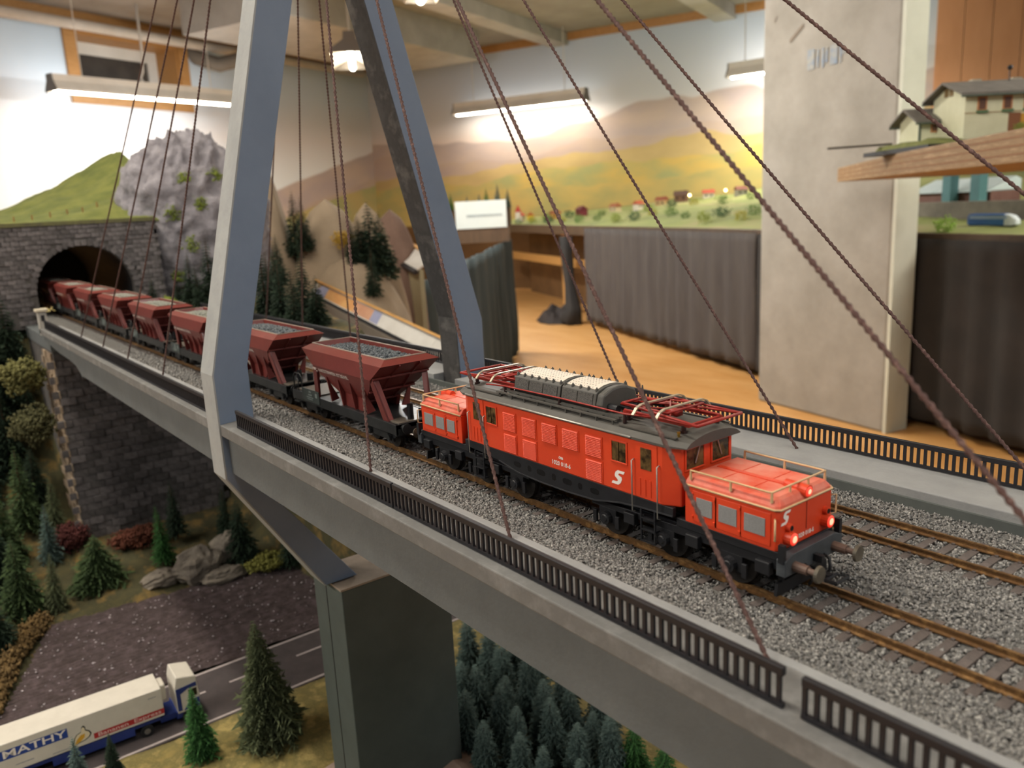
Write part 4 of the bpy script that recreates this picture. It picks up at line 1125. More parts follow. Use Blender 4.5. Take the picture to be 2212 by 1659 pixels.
# tunnel portal
TX, TY, RX, SPR, CRN = -1040, 26, 62, 30, 92
tp = thing('tunnel_portal', 'grey stone tunnel portal with a wide round arch', 'tunnel', (TX, TY, -12)); TO = (TX, TY, -12)
def arch_pt(th): return (TY - RX * math.cos(th), SPR + (CRN - SPR) * math.sin(th))
AN = 28
arch = [(TY - RX, -14)] + [arch_pt(math.pi * k / AN) for k in range(AN + 1)] + [(TY + RX, -14)]
YW0, YW1, ZW = -120, 128, 122
mb = MB()
outer = []
for y, z in arch:      # project each arch point to the outer rectangle
    if z <= SPR:
        outer.append((YW0 if y < TY else YW1, z))
    else:
        dy, dz = y - TY, z - SPR
        s = min(((YW0 - TY) / dy if dy < -1e-6 else ((YW1 - TY) / dy if dy > 1e-6 else 1e9)), (ZW - SPR) / max(dz, 1e-6))
        outer.append((TY + dy * s, SPR + dz * s))
pts = [(TX, y, z) for y, z in arch] + [(TX, y, z) for y, z in outer] + [(TX - 14, y, z) for y, z in arch] + [(TX - 14, y, z) for y, z in outer]
N = len(arch); fs = []
for k in range(N - 1):
    fs += [(k, k + 1, N + k + 1, N + k), (2 * N + k, 3 * N + k, 3 * N + k + 1, 2 * N + k + 1), (k, 2 * N + k, 2 * N + k + 1, k + 1), (N + k, N + k + 1, 3 * N + k + 1, 3 * N + k)]
fix(mb.add(pts, fs).build('wall', m_mortar, tp, org=TO))
# corners of the rectangle that the fan leaves out
MB().box(TX - 14, TX, YW0 - 160, YW0, -60, ZW).build('wall_extension', m_st[0], tp, org=TO)
MB().box(TX - 14, TX, YW0, TY - 70, 95, ZW).box(TX - 14, TX, TY + 70, YW1, 95, ZW).build('wall_corner', m_mortar, tp, org=TO)
# the bore: a tube into the hill, its near-black colour standing in for the darkness
mb = MB(); inn = [(TX - 13.9, y, z) for y, z in arch]; out = [(TX - 320, y, z) for y, z in arch]
fs = [(k, k + 1, N + k + 1, N + k) for k in range(N - 1)] + [tuple(range(N, 2 * N))]
mb.add(inn + out, fs).build('bore', mat('tunnel_dark', '0a0b0e', '0e0f13', 60, .95), tp, org=TO)
# voussoirs round the arch and coursed stones
random.seed(3)
for k in range(26):
    th = math.pi * (k + .5) / 26
    y, z = TY - (RX + 4.2) * math.cos(th), SPR + (CRN - SPR + 4.2) * math.sin(th)
    o = MB().box(-.5, 1.6, -3.4, 3.4, -3.9, 3.9).build('voussoir', random.choice(m_st), tp)
    o.location = ((TX - TO[0]) * S, (y - TO[1]) * S, (z - TO[2]) * S)
    o.rotation_euler = (math.atan2(math.cos(th) * -1, math.sin(th)) * 1, 0, 0)
row = 0; z = -6
while z < ZW:
    y = YW0 + (row % 2) * 5.2
    while y < YW1:
        inside = (abs(y - TY) < RX + 9 and z < SPR) or (((y - TY) / (RX + 9)) ** 2 + ((z - SPR) / (CRN - SPR + 9)) ** 2 < 1)
        if not inside and not (y < -60 and z < 10):
            stone(tp, TO, (TX, y + random.uniform(-.4, .4), z), (10.4, 6.2, random.choice((.7, 1.1, 1.6))), random.choice(m_st), 'x')
        y += 10.4
    z += 6.2; row += 1
MB().box(TX - 16, TX + 2.5, YW0, YW1, ZW - 1, ZW + 4).build('coping', mat('mossy_coping', '5a5640', '6c6a42', 90, .95), tp, org=TO)
# abutment
ab = thing('bridge_abutment', 'rough stone abutment wall carrying the tunnel end of the bridge', 'wall', (-850, 26, -260)); AO = (-850, 26, -260)
MB().prism([(-852, -262), (-852, -24), (-1035, -24), (-1035, -262)], 'y', -56, 118).build('core', m_mortar, ab, org=AO)
row = 0; z = -256
while z < -26:
    y = -56 + (row % 2) * 8
    while y < 118:
        stone(ab, AO, (-852, y, z), (16.5, 9, random.choice((.8, 1.3, 1.9))), random.choice(m_st), 'x'); y += 16.5
    x = -856 - (row % 2) * 6
    while x > -925:
        stone(ab, AO, (x, -56, z), (13, 9, random.choice((.8, 1.5, 2.4))), random.choice(m_sl), 'y'); x -= 13
    z += 9; row += 1
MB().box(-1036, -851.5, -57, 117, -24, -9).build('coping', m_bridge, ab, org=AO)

# ---- meadow hill over the tunnel, rock massif
def hill(X, Y):
    crest = np.interp(Y, [-300, -110, -23, 75, 165, 230], [110, 128, 148, 188, 243, 262])
    t = np.clip((TX - 14 - X) / 300, 0, 1)
    z = 121 + (crest - 121) * t ** .8 + vnoise(X, Y, 60, 5, 2)
    return np.where(X > TX - 20, 121, z)
heightfield('meadow_hill', TX - 420, TX - 14, -300, 168, 9, hill, m_hill, 'bright green meadow hill rising above the tunnel portal', 'hill', skirt=False)
# tufts and a fence along the path on the hill
n = 26
for k in range(11):
    y = -80 + k * 22; x = -1130 - 10 * math.sin(k); zt = float(hill(np.array([[x]]), np.array([[float(y)]]))[0, 0])
    tag(MB().box(x - 1, x + 1, y - 1, y + 1, zt - 2, zt + 7).build('fence_post', mat('fence_wood', '8a6a3a', '9a7a46', 100, .8), None, org=(x, y, zt)), 'small wooden fence post on the meadow hill, %s from the left' % nth(k), 'post', 'fence posts on the meadow hill')
for (x, y, r) in ((-1300, 10, 6), (-1240, 70, 5), (-1330, -95, 6)):
    zt = float(hill(np.array([[float(x)]]), np.array([[float(y)]]))[0, 0])
rk = MB().ball((0, 0, 0), 1, 130, 96)
V = np.array(rk.v)
rad = np.array([76, 104, 136.])
D = V / np.linalg.norm(V, axis=1, keepdims=True)
disp = np.array([noise.hetero_terrain((d[0] * 2.1 + 3, d[1] * 2.1, d[2] * 2.1), .55, 2.2, 6, .6) for d in D])
rid = np.array([1 - abs(noise.noise((d[0] * 5, d[1] * 5 + 9, d[2] * 4))) * 2 for d in D])
rid2 = np.array([1 - abs(noise.noise((d[0] * 12, d[1] * 12 + 4, d[2] * 9))) * 2 for d in D])
Vr = D * rad * (1 + .05 * (disp - 1)[:, None] + .10 * rid[:, None] + .02 * rid2[:, None])
m_rockm = mat('rock_face', '6a666a', '9c979a', 34, .9, bump=7, bscale=90, c3='827d81', lo=.3, hi=.7)
ro = thing('rock_massif', 'craggy grey rock massif beside the tunnel portal', 'rock', (-1112, 206, -10))
rock = np_mesh('crag', Vr + np.array([-1112, 206, 98]), np.array([f if len(f) == 4 else (f[0], f[1], f[2], f[2]) for f in rk.f if len(f) == 4]), m_rockm, ro, org=(-1112, 206, -10), smooth=False)
def tuft_cloud(P, r0, r1, name, m, parent, org):
    V, F = shards(P, r0, r1, 1.0); o = np_mesh(name, V, F, m, parent, org); return o
m_moss = mat('moss_green', '6b7a2e', '869038', 200, .95)
# moss ledges on the crag
pk = []
for d, dd in ((( .8, -.25, .55), .10), ((.85, -.45, .2), .08), ((.9, -.1, .3), .07), ((.9, .2, .65), .09), ((.95, -.3, -.1), .08), ((.9, .25, .1), .08), ((.8, -.5, -.45), .09), ((.9, .1, -.3), .07)):
    dv = np.array(d) / np.linalg.norm(d)
    k = np.argsort(((D - dv) ** 2).sum(1))[:10]
    for q in k:
        for _ in range(14):
            pk.append(Vr[q] + np.array([-1112, 206, 98]) + rng.normal(0, (2, 3.5, 1.4)) + np.array([1, 0, .5]))
tuft_cloud(np.array(pk), .8, 1.9, 'moss', m_moss, ro, (-1112, 206, -10))['kind'] = 'stuff'
# boulders by the field edge
def boulder(label, c, r, seed, group='boulders by the ploughed field'):
    b = MB().ball((0, 0, 0), 1, 22, 14)
    vs = []
    for p in b.v:
        d = Vector(p).normalized()
        k = 1 + .28 * noise.noise(d * 1.6 + Vector((seed, 0, 0))) + .16 * noise.noise(d * 4 + Vector((0, seed, 0)))
        vs.append((d.x * r[0] * k, d.y * r[1] * k, d.z * r[2] * k))
    b.v = [(c[0] + x, c[1] + y, c[2] + z) for x, y, z in vs]
    return tag(b.build('boulder', mat('boulder_stone', '5f574e', '857b6d', 60, .9, bump=1.4, bscale=300), None, org=(c[0], c[1], c[2] - r[2])), label, 'rock', group)
boulder('pale craggy boulder in front of the dark firs at the field corner', (-690, 30, -268), (20, 26, 22), 1)
boulder('jagged rock between the small fir and the ploughed field', (-700, 72, -262), (18, 24, 20), 5)
boulder('low flat boulder left of the rocky outcrop', (-705, -8, -276), (14, 20, 10), 9)
boulder('lower rock of the outcrop above the field corner', (-668, 52, -278), (14, 26, 9), 12)

# ---- trees
def conifer(h, r, levels, per, seed, needles=4, full=1.0):
    """foliage as many drooping needle blades round a stem"""
    rg = np.random.default_rng(seed); V = []; F = []
    for L in range(levels):
        t = L / (levels - 1); z = h * (.07 + .92 * t)
        R = r * (1 - t) ** .85 * rg.uniform(.85, 1.1) + r * .05
        nb = max(4, int(per * (1 - .55 * t)))
        a0 = rg.uniform(0, 6.28)
        for b in range(nb):
            a = a0 + 6.283 * b / nb + rg.uniform(-.25, .25); Rb = R * rg.uniform(.7, 1.08)
            dz = -Rb * rg.uniform(.15, .45) * full
            c, s = math.cos(a), math.sin(a)
            base = np.array((c * .1 * R, s * .1 * R, z)); tip = np.array((c * Rb, s * Rb, z + dz))
            side = np.array((-s, c, 0))
            for q in range(needles):
                f0 = .15 + .8 * q / needles
                p = base + (tip - base) * f0
                ln = (R * .34 + h * .008) * rg.uniform(.7, 1.3) * (1 - .3 * f0)
                for sg in (-1, 1):
                    d = side * sg * rg.uniform(.5, 1) + np.array((c, s, 0)) * rg.uniform(.3, .9) + np.array((0, 0, rg.uniform(-.5, .35)))
                    e = p + d / np.linalg.norm(d) * ln
                    w = np.array((c, s, .6)) * ln * .22
                    k = len(V); V += [p - w, p + w, e]; F.append((k, k + 1, k + 2))
            k = len(V); w = side * R * .10; V += [base - w, base + w, tip]; F.append((k, k + 1, k + 2))
    return np.array(V), np.array(F)
def deciduous(h, r, n, seed):
    rg = np.random.default_rng(seed)
    d = rg.normal(0, 1, (n, 3)); d /= np.linalg.norm(d, axis=1, keepdims=True)
    k = rg.uniform(.55, 1, (n, 1)) ** .5
    P = d * k * np.array((r, r, h * .42)) + np.array((0, 0, h * .58))
    P *= 1 + .12 * np.sin(P[:, :1] * .35) * np.cos(P[:, 1:2] * .3)
    return P
m_fd = mat('fir_dark', '1f2f22', '33462f', 260, .9, detail=3)
m_fm = mat('fir_mid', '35492b', '55693b', 260, .9, detail=3)
m_fb = mat('fir_frosted', '3e544d', '6c8078', 220, .9, detail=3)
m_fg = mat('fir_bright', '2f5a2c', '4f8440', 260, .85, detail=3)
m_fo = mat('fir_olive', '4c5638', '6d7450', 260, .9, detail=3)
m_trunk = mat('trunk_brown', '4a3626', '5c4632', 200, .9)
TREE = {}
def tree_meshes(kind):
    if kind in TREE:
        return TREE[kind]
    h, r, lv, per, seed, nd, full = dict(slim=(100, 24, 26, 11, 1, 3, 1.0), wide=(100, 34, 24, 12, 2, 4, 1.1), fine=(100, 29, 40, 15, 3, 5, 1.2), tuft=(100, 22, 34, 13, 4, 4, .7), round=(100, 30, 26, 14, 6, 4, .4), low=(100, 62, 20, 16, 8, 4, 1.0))[kind]
    V, F = conifer(h, r, lv, per, seed, nd, full)
    if kind == 'round':      # bottle-brush trees with blunt tops
        V[:, :2] *= np.interp(V[:, 2], [0, 60, 92, 100], [1, 1.15, 1.9, 2.4])[:, None]
    o = np_mesh('foliage', V, F, m_fd)
    t = MB().tube([(0, 0, -4), (.4, 0, 45), (0, 0, 92)], [2.2, 1.5, .4], 7).build('trunk', m_trunk, None)
    TREE[kind] = (o.data, t.data)
    bpy.data.objects.remove(o); bpy.data.objects.remove(t)
    return TREE[kind]
def tree(kind, m, loc, h, label, group, rz=None, wide=1.0, name='fir_tree', lean=0):
    fm, tm = tree_meshes(kind)
    t = thing(name, label, 'tree', loc, random.uniform(0, 6.28) if rz is None else rz, group)
    t.scale = (h / 100 * wide, h / 100 * wide, h / 100)
    t.rotation_euler = (random.uniform(-.04, .04) + lean, random.uniform(-.04, .04), t.rotation_euler[2])
    f = bpy.data.objects.new('foliage', fm); COL.objects.link(f); f.parent = t
    f.material_slots[0].link = 'OBJECT'; f.material_slots[0].material = m
    k = bpy.data.objects.new('trunk', tm); COL.objects.link(k); k.parent = t
    return t
random.seed(11)
GL = 'firs on the slope left of the bridge'
for kind, m, loc, h, lb in (
    ('slim', m_fm, (-896, -110, -247), 114, 'tall fir with a pale tip on the slope below the bridge end'),
    ('slim', m_fd, (-975, -107, -188), 114, 'dark fir at the left edge below the tunnel'),
    ('slim', m_fb, (-829, -97, -269), 73, 'small bluish fir at the foot of the stone abutment'),
    ('low', m_fm, (-745, -64, -280), 62, 'broad low green fir spreading beside the field'),
    ('wide', m_fm, (-730, -140, -280), 88, 'dense green fir at the left corner of the field'),
    ('wide', m_fd, (-660, -172, -283), 76, 'dark fir at the left edge above the dry grass bank'),
    ('slim', m_fo, (-715, -112, -281), 66, 'narrow light green fir behind the broad low fir'),
    ('slim', m_fd, (-785, 35, -262), 72, 'dark fir under the bridge left of the rocky outcrop'),
    ('slim', m_fg, (-736, 6, -272), 72, 'small saturated green fir before the dark stone wall'),
    ('wide', m_fd, (-684, 79, -272), 74, 'dark fir right of the rocky outcrop under the bridge'),
    ('wide', m_fd, (-1063, -48, -20), 86, 'dark fir covering the left foot of the tunnel arch'),
    ('wide', m_fd, (-1021, -84, -77), 111, 'tall dark fir left of the white railing post'),
    ('wide', m_fd, (-1001, -100, -120), 128, 'biggest dark fir at the left picture edge'),
    ('slim', m_fo, (-873, -82, -250), 74, 'slim olive fir beside the pale abutment stones'),
    ('slim', m_fd, (-976, -78, -145), 80, 'dark fir right below the white railing post'),
    ('wide', m_fm, (-850, -140, -270), 96, 'green fir at the left edge, half way down the slope'),
    ('slim', m_fd, (-940, -140, -220), 100, 'dark fir behind the pale-tipped fir'),
    ('wide', m_fd, (-800, -150, -280), 92, 'dark fir low on the left slope'),
    ('slim', m_fd, (-770, 90, -276), 70, 'dark fir deep in the shade beneath the deck'),
    ('slim', m_fd, (-640, 118, -280), 66, 'dark fir behind the diagonal pylon strut'),
    ('wide', m_fd, (-930, -92, -232), 84, 'dark fir squeezed between the abutment and the pale-tipped fir'),
    ('wide', m_fd, (-965, -145, -190), 110, 'dark fir at the left edge above the pale-tipped fir'),
    ('wide', m_fd, (-700, -196, -284), 90, 'dark fir at the left edge behind the dry grass bank'),
    ('slim', m_fd, (-770, -182, -280), 96, 'tall dark fir at the left edge in the middle of the slope'),
    ('wide', m_fm, (-860, -172, -262), 100, 'mid green fir crowding the left picture edge'),
    ('slim', m_fd, (-1000, -150, -130), 120, 'dark fir at the far left edge below the portal wall'),
):
    tree(kind, m, loc, h, lb, GL)
GB = 'firs behind the hopper wagons'
for kind, m, loc, h, lb in (
    ('slim', m_fd, (-1020, 104, -6), 50, 'tiny fir right of the tunnel mouth'),
    ('slim', m_fd, (-975, 128, -2), 46, 'small fir below the crag, first from the tunnel'),
    ('slim', m_fd, (-960, 140, -2), 80, 'dark fir below the crag, second from the tunnel'),
    ('slim', m_fd, (-931, 144, -2), 62, 'short fir just left of the near pylon leg'),
    ('slim', m_fd, (-922, 156, -2), 100, 'tallest fir left of the near pylon leg'),
    ('wide', m_fd, (-888, 162, -2), 68, 'fir half covered by the near pylon leg'),
    ('slim', m_fd, (-704, 150, -8), 94, 'fir right of the near pylon leg, leftmost one'),
    ('slim', m_fd, (-895, 246, 20), 76, 'fir high on the bank between the pylon legs'),
    ('slim', m_fd, (-675, 156, -8), 80, 'fir between the pylon legs, close to the far railing'),
    ('slim', m_fd, (-677, 183, -10), 92, 'tall fir between the pylon legs beside the slanted display board'),
    ('slim', m_fd, (-636, 156, -10), 74, 'short fir just behind the far railing'),
    ('wide', m_fd, (-648, 186, -12), 62, 'squat fir in front of the slanted display board'),
    ('slim', m_fd, (-800, 200, 6), 80, 'fir in the second row between the pylon legs'),
    ('slim', m_fd, (-760, 175, 0), 76, 'fir in the gap left of the thin far cable'),
):
    tree(kind, m, loc, h, lb, GB)
# bright shrub on the bank
def bush(label, c, r, m, n, name='bush', group=None, sz=(1, 1, .8)):
    n = n * 2 if name == 'bush' else n
    d = rng.normal(0, 1, (n, 3)); d /= np.linalg.norm(d, axis=1, keepdims=True)
    lump = np.array([1 + .55 * noise.noise((q[0] * 1.7 + c[0], q[1] * 1.7, q[2] * 1.7)) for q in d])[:, None]
    P = d * rng.uniform(.45, 1, (n, 1)) * lump * np.array(sz) * r + np.array(c) + np.array((0, 0, r * .6))
    V, F = shards(P, r * .045, r * .10)
    return tag(np_mesh(name, V, F, m, None, c), label, 'shrub', group)
bush('lime green shrub behind the wagons below the crag', (-975, 112, -8), 17, mat('lime_leaf', '7d8c2c', '97a23c', 300, .9), 600)
bush('dark red shrub beside the pale abutment stones', (-845, -72, -262), 20, mat('red_leaf', '4b1f1c', '64302a', 300, .9), 700)
bush('rust red low shrub at the foot of the dark stone wall', (-800, -10, -268), 22, mat('rust_leaf', '5a2c1c', '6f3d27', 300, .9), 700, sz=(1, 1.5, .5))
bush('olive bush on the slope beside the bridge abutment', (-905, -84, -70), 26, mat('olive_leaf', '5e5c30', '777341', 300, .9), 800)
bush('dark olive bush lower on the abutment slope', (-890, -86, -130), 26, mat('olive_leaf_b', '49482a', '5f5c38', 300, .9), 800)
bush('mossy bush at the right end of the rocky outcrop', (-655, 100, -284), 20, mat('moss_leaf', '6b6a2c', '85823a', 300, .9), 600, sz=(1, 1.4, .4))
# foreground trees by the road
tree('fine', m_fo, (-350, -19, -284), 104, 'large olive spruce standing between the road and the pier', 'spruces beside the road')
tree('tuft', m_fg, (-365, -69, -284), 62, 'bright green leafy tree in front of the truck cab', 'spruces beside the road', wide=1.15)
tree('slim', m_fb, (-388, -149, -284), 46, 'small pale fir overlapping the banana on the truck', 'spruces beside the road', wide=1.1)
tree('tuft', m_fd, (-378, -128, -284), 44, 'small dark fir in front of the trailer skirt', 'spruces beside the road')
# frosted plantation right of the pier
FIRS = []
for k, (x, y, z, h) in enumerate([(-312, 145, -285, 46), (-289, 150, -285, 47), (-261, 141, -285, 49), (-268, 107, -285, 44), (-227, 144, -285, 51), (-222, 108, -285, 44), (-194, 131, -285, 49), (-193, 102, -285, 42), (-200, 79, -285, 41), (-153, 125, -285, 41), (-179, 125, -285, 46), (-172, 89, -285, 40), (-141, 146, -285, 44), (-163, 150, -285, 34), (-229, 84, -285, 45), (-186, 148, -285, 43), (-259, 117, -285, 41), (-155, 96, -285, 36), (-132, 109, -285, 34), (-227, 118, -285, 44), (-205, 158, -285, 50), (-175, 170, -285, 48), (-250, 165, -285, 50), (-285, 178, -285, 50)]):
    FIRS.append((x, y, z, h))
rows = [('front', -999, 100), ('second', 100, 122), ('third', 122, 143), ('fourth', 143, 149), ('back', 149, 999)]
for rname, lo_, hi_ in rows:
    row_ = sorted(q for q in FIRS if lo_ <= q[1] < hi_)
    for k, (x, y, z, h) in enumerate(row_):
        tree('round', m_fb, (x, y, z), h * 1.25, 'frosted blue-green fir, %s from the pier in the %s row of the plantation' % (nth(k), rname), 'frosted firs of the plantation')
tree('wide', m_fg, (-129, 158, -285), 52, 'bright green fir at the right end of the plantation, upper one', 'bright firs')
tree('wide', m_fg, (-104, 158, -285), 52, 'bright green fir at the right end of the plantation, lower one', 'bright firs')

# ---------------------------------------------------------------- truck
tk = thing('articulated_truck', 'white articulated truck with blue cab and banana advertising on the road', 'truck', (-422.7, -62.5, -285), math.atan2(.99917, .04083))
# own axes: x forward, y to the left (away from the road verge); near side at y = 0
m_tw = mat('trailer_white', 'd9d2c4', 'cfc8ba', 60, .4)
m_tb = mat('truck_blue', '1f3170', '26397c', 60, .35)
W = 28.5
tr = MB().box(-158, -17, 0, W, 13.2, 37.4).build('trailer', m_tw, tk, bevel=.6)
MB().box(-150, -20, 1.5, W - 1.5, 9.5, 13.2).build('chassis', m_tb, tk)
MB().box(-98, -40, .4, 1.4, 5, 12.5).build('side_skirt', m_tb, tk, bevel=.2)
MB().box(-17, -12.5, 7, W - 7, 22, 36).build('cooling_unit', m_tw, tk, bevel=1.2)
for y0, y1 in ((-.1, 2.4), (W - 2.4, W + .1)):
    for x in (-140, -126, -112, -31.3, .6):
        wv = MB().cyl((x, y0, 4.8), (x, y1, 4.8), 4.9, n=18).build('tyre', mat('tyre_rubber', '18181a', rough=.8), tk)
        MB().cyl((x, y0 - .15 if y0 < 5 else y1 - .3, 4.8), (x, y0 + .3 if y0 < 5 else y1 + .15, 4.8), 2.4, n=14).build('hub', mat('hub_silver', '8d8a84', rough=.4, metal=.7), wv)
cb = MB().prism([(-7, 9), (10.5, 9), (11.5, 20), (10, 38), (-5, 41.5), (-7, 33)], 'y', .3, W - .3).build('cab', m_tw, tk, bevel=1)
MB().box(-8, 11, 1, W - 1, 4.5, 11).build('cab_base', m_tb, cb, bevel=.6)
MB().box(-20, -6, 4, W - 4, 5, 10).build('tractor_frame', m_tb, tk)
MB().prism([(-6.5, 11.5), (-3.3, 11.5), (-3.3, 26), (3, 29), (9.8, 29), (9.6, 32.6), (-6.5, 31)], 'y', 0, .4).build('blue_stripe', m_tb, cb)
MB().prism([(-2, 11), (10.6, 11), (10.8, 18.5), (4, 18.5)], 'y', 0, .4).build('blue_stripe', m_tb, cb)
MB().box(3, 9.4, 0, .5, 21, 27.5).build('side_window', m_blackg, cb)
MB().prism([(10.9, 21), (11.6, 21), (10.7, 33), (10, 33)], 'y', 2, W - 2).build('windscreen', m_blackg, cb)
# advertising prints on the near side
def panel(name, x0, x1, z0, z1, m, y=-.06):
    return MB().add([(x0, y, z0), (x1, y, z0), (x1, y, z1), (x0, y, z1)], [(0, 1, 2, 3)]).build(name, m, tr)
panel('name_panel', -152, -85.2, 24.6, 32.2, mat('print_blue', '22418c', rough=.5))
fit_width(text('name_lettering', 'MATHY', 8.2, (-107.2, -.12, 28.4), (math.pi / 2, 0, 0), m_whitep, tr, ext=.02, bold=.12), 41.5)
panel('slogan_panel', -68.4, -16.9, 15.4, 20.0, mat('print_red', 'b02a2c', rough=.5))
fit_width(text('slogan_lettering', 'Bananen  Express', 4.4, (-42.5, -.12, 17.7), (math.pi / 2, 0, 0), mat('print_pink', 'e6c4bc', rough=.6), tr, ext=.02, bold=.05), 46)
panel('fine_print', -97, -86.5, 15.2, 15.9, mat('print_grey', '77777c', 'b4b2b0', 900, .6))
panel('fine_print', -121, -109, 17.6, 18.3, MATS['print_grey'])
panel('fine_print', -27.5, -21.5, 31.6, 32.3, MATS['print_grey'])
def blob(name, pts, m, y):
    return MB().add([(x, y, z) for x, z in pts], [tuple(range(len(pts)))]).build(name, m, tr)
ban = [(-84.5, 14.6), (-82.8, 17.2), (-81.8, 21.2), (-79.8, 24.0), (-76.6, 25.2), (-75.9, 28.6), (-74.6, 29.8), (-73.3, 28.4), (-73.2, 25.8), (-70.6, 23.8), (-69.6, 21.2), (-71.2, 18.8), (-74.6, 17.0), (-79, 16.4), (-82.6, 14.0)]
cx_, cz_ = -76.8, 21.2
blob('banana_outline', ban, mat('print_black', '1c1a18', rough=.6), -.06)
blob('banana_peel', [(cx_ + (x - cx_) * .86, cz_ + (z - cz_) * .86) for x, z in ban], mat('print_cream', 'e6d7b4', rough=.6), -.09)
blob('banana_fruit', [(-82.6, 15.4), (-80, 19.8), (-77, 22.6), (-74.2, 22.8), (-74.6, 20), (-77.6, 17.6)], mat('print_yellow', 'd9a32c', rough=.6), -.12)
# ---------------------------------------------------------------- far layout across the aisle
TO_ = Vector((-4323, 3890, 0)); cd = Vector((.938, -.3457, 0)); cn = Vector((.3457, .938, 0))
def tb(s, t, z):
    p = TO_ + cd * s + cn * t
    return (p.x, p.y, z)
TRZ = math.atan2(cd.y, cd.x)
m_farg = mat('far_meadow', '848a58', 'a99f70', 2.2, .95, c3='969e5c', detail=8)
# scenery board: solid slope from the aisle edge up to the painted wall
ns, nt_ = 90, 40
ss = np.linspace(-2300, 4700, ns); tt = np.linspace(0, 1, nt_)
V = []
for s in ss:
    P0 = TO_ + cd * s; tmax = ((Vector((-6778, 5093, 0)) - P0).dot(v) - 60) / cn.dot(v)
    tmax = min(max(tmax, 40), 4200)
    for k in tt:
        t = k * tmax
        z = -58 + .095 * t + 26 * noise.noise((s / 260, t / 260, 4)) * min(1, t / 200)
        V.append(tb(s, t, z))
V = np.array(V)
i, j = np.meshgrid(np.arange(ns - 1), np.arange(nt_ - 1), indexing='ij'); a = (i * nt_ + j).ravel()
F = np.stack([a, a + nt_, a + nt_ + 1, a + 1], -1)
tag(np_mesh('far_landscape', V, F, m_farg, org=tb(1000, 1000, -60), smooth=True), 'sunny green model landscape on the far table before the painted hills', 'landscape')
m_dkwood = mat('dark_wood', '4a3828', '5a4632', 8, .6, stretch=(6, 6, 1))
tbl = thing('far_table', 'dark wooden table edge carrying the far landscape', 'table', tb(1000, 100, -750), TRZ)
def tl_(s0, s1, t0, t1, z0, z1, name, m):    # in the table's own axes, relative to its origin
    return MB().box(s0 - 1000, s1 - 1000, t0 - 100, t1 - 100, z0 + 750, z1 + 750).build(name, m, tbl)
tl_(-2200, 4700, -14, 22, -118, -52, 'edge_board', m_dkwood)
tl_(-2200, 4700, 22, 1000, -90, -62, 'table_top', m_dkwood)
for s in (-330, 160, 900, 1900, 2900, 3900):
    tl_(s - 35, s + 35, 60, 130, -750, -90, 'leg', m_pine)
tl_(-2200, 4700, 200, 225, -400, -330, 'rail', m_pine)
tl_(-2200, 4700, 420, 450, -750, -90, 'back_board', mat('shadow_board', '6b4c2c', '7c5a36', 6, .7))
tl_(330, 1650, 40, 60, -750, -640, 'plinth', m_pine)
tl_(1650, 4700, 40, 60, -750, -690, 'plinth', mat('dark_plinth', '3a2716', '4a3420', 8, .7))
# black curtains hung from the table edge, pleated
m_curt = mat('charcoal_cloth', '453f3d', '514b46', 7, .95, bump=.4, bscale=60, stretch=(3, 3, .4))
m_curtg = mat('slate_cloth', '2b3537', '343f41', 7, .95, stretch=(3, 3, .4))
def curtain(label, p0, p1, z0, z1, m, pleat=14, per=150, flare=0, name='curtain', ragged=10):
    p0 = Vector(p0); p1 = Vector(p1); d = (p1 - p0); L = d.length; d.normalize(); n = Vector((-d.y, d.x, 0))
    nx = max(20, int(L / 22)); nz = 14; V = []
    for i in range(nx + 1):
        q = i / nx * L
        for k in range(nz + 1):
            f = k / nz
            off = pleat * (0.35 + .65 * f) * math.sin(q * 2 * math.pi / per + 1.7 * noise.noise((q / 400, 0, 2)) * 3) + 10 * noise.noise((q / 120, f * 2, 7)) + flare * f * f
            P = p0 + d * q - n * off
            V.append((P.x, P.y, z1 + (z0 - z1) * f + (ragged * noise.noise((q / 90, 3, 1)) if k == nz else 0)))
    F = [(i * (nz + 1) + k, (i + 1) * (nz + 1) + k, (i + 1) * (nz + 1) + k + 1, i * (nz + 1) + k + 1) for i in range(nx) for k in range(nz)]
    mb = MB().add(V, F)
    o = mb.build(name, m, None, smooth=True, org=(p0.x, p0.y, z0))
    so = o.modifiers.new('solid', 'SOLIDIFY'); so.thickness = .004
    return tag(o, label, 'curtain')
curtain('long charcoal curtain hanging from the far table left of the pillar', tb(330, -30, 0), tb(2380, -30, 0), -712, -66, m_curt)
curtain('black curtain hanging from the far table right of the pillar', tb(2400, -30, 0), tb(4600, -30, 0), -712, -70, mat('black_cloth', '2a2826', '332f2c', 7, .95))
curtain('dark slate curtain below the white sign, reaching the floor', (-1560, 850, 0), (-3607, 2756, 0), -744, -74, m_curtg, 26, 210)
# drape gathered to one side of the opening, falling onto the floor
g = []
mb = MB()
path = [tb(80, -70, -125), tb(95, -75, -260), tb(150, -80, -480), tb(230, -90, -640), tb(215, -110, -738)]
mb.tube(path, [45, 40, 34, 52, 80], 14, lobes=5, pitch=1e9, amp=.2)
gd = mb.build('gathered_drape', MATS['black_cloth'], None, smooth=True, org=path[-1]); tag(gd, 'black drape gathered aside in the opening under the far table', 'curtain')
b = MB().ball((0, 0, 0), 1, 26, 12)
b.v = [tb(20 + 190 * x * (1 + .3 * noise.noise((x * 2, y * 2, 1))), -140 + 150 * y * (1 + .3 * noise.noise((x * 2, y * 2, 5))), -748 + max(0, 95 * z * (1 + .8 * noise.noise((x * 3, y * 3, 2))) * (1.2 - abs(x)))) for x, y, z in b.v]
tag(b.build('cloth_heap', mat('dark_cloth', '2b2523', '372f2b', 9, .9), None, org=tb(0, -140, -748)), 'dark cloth lying crumpled on the wooden floor', 'cloth')

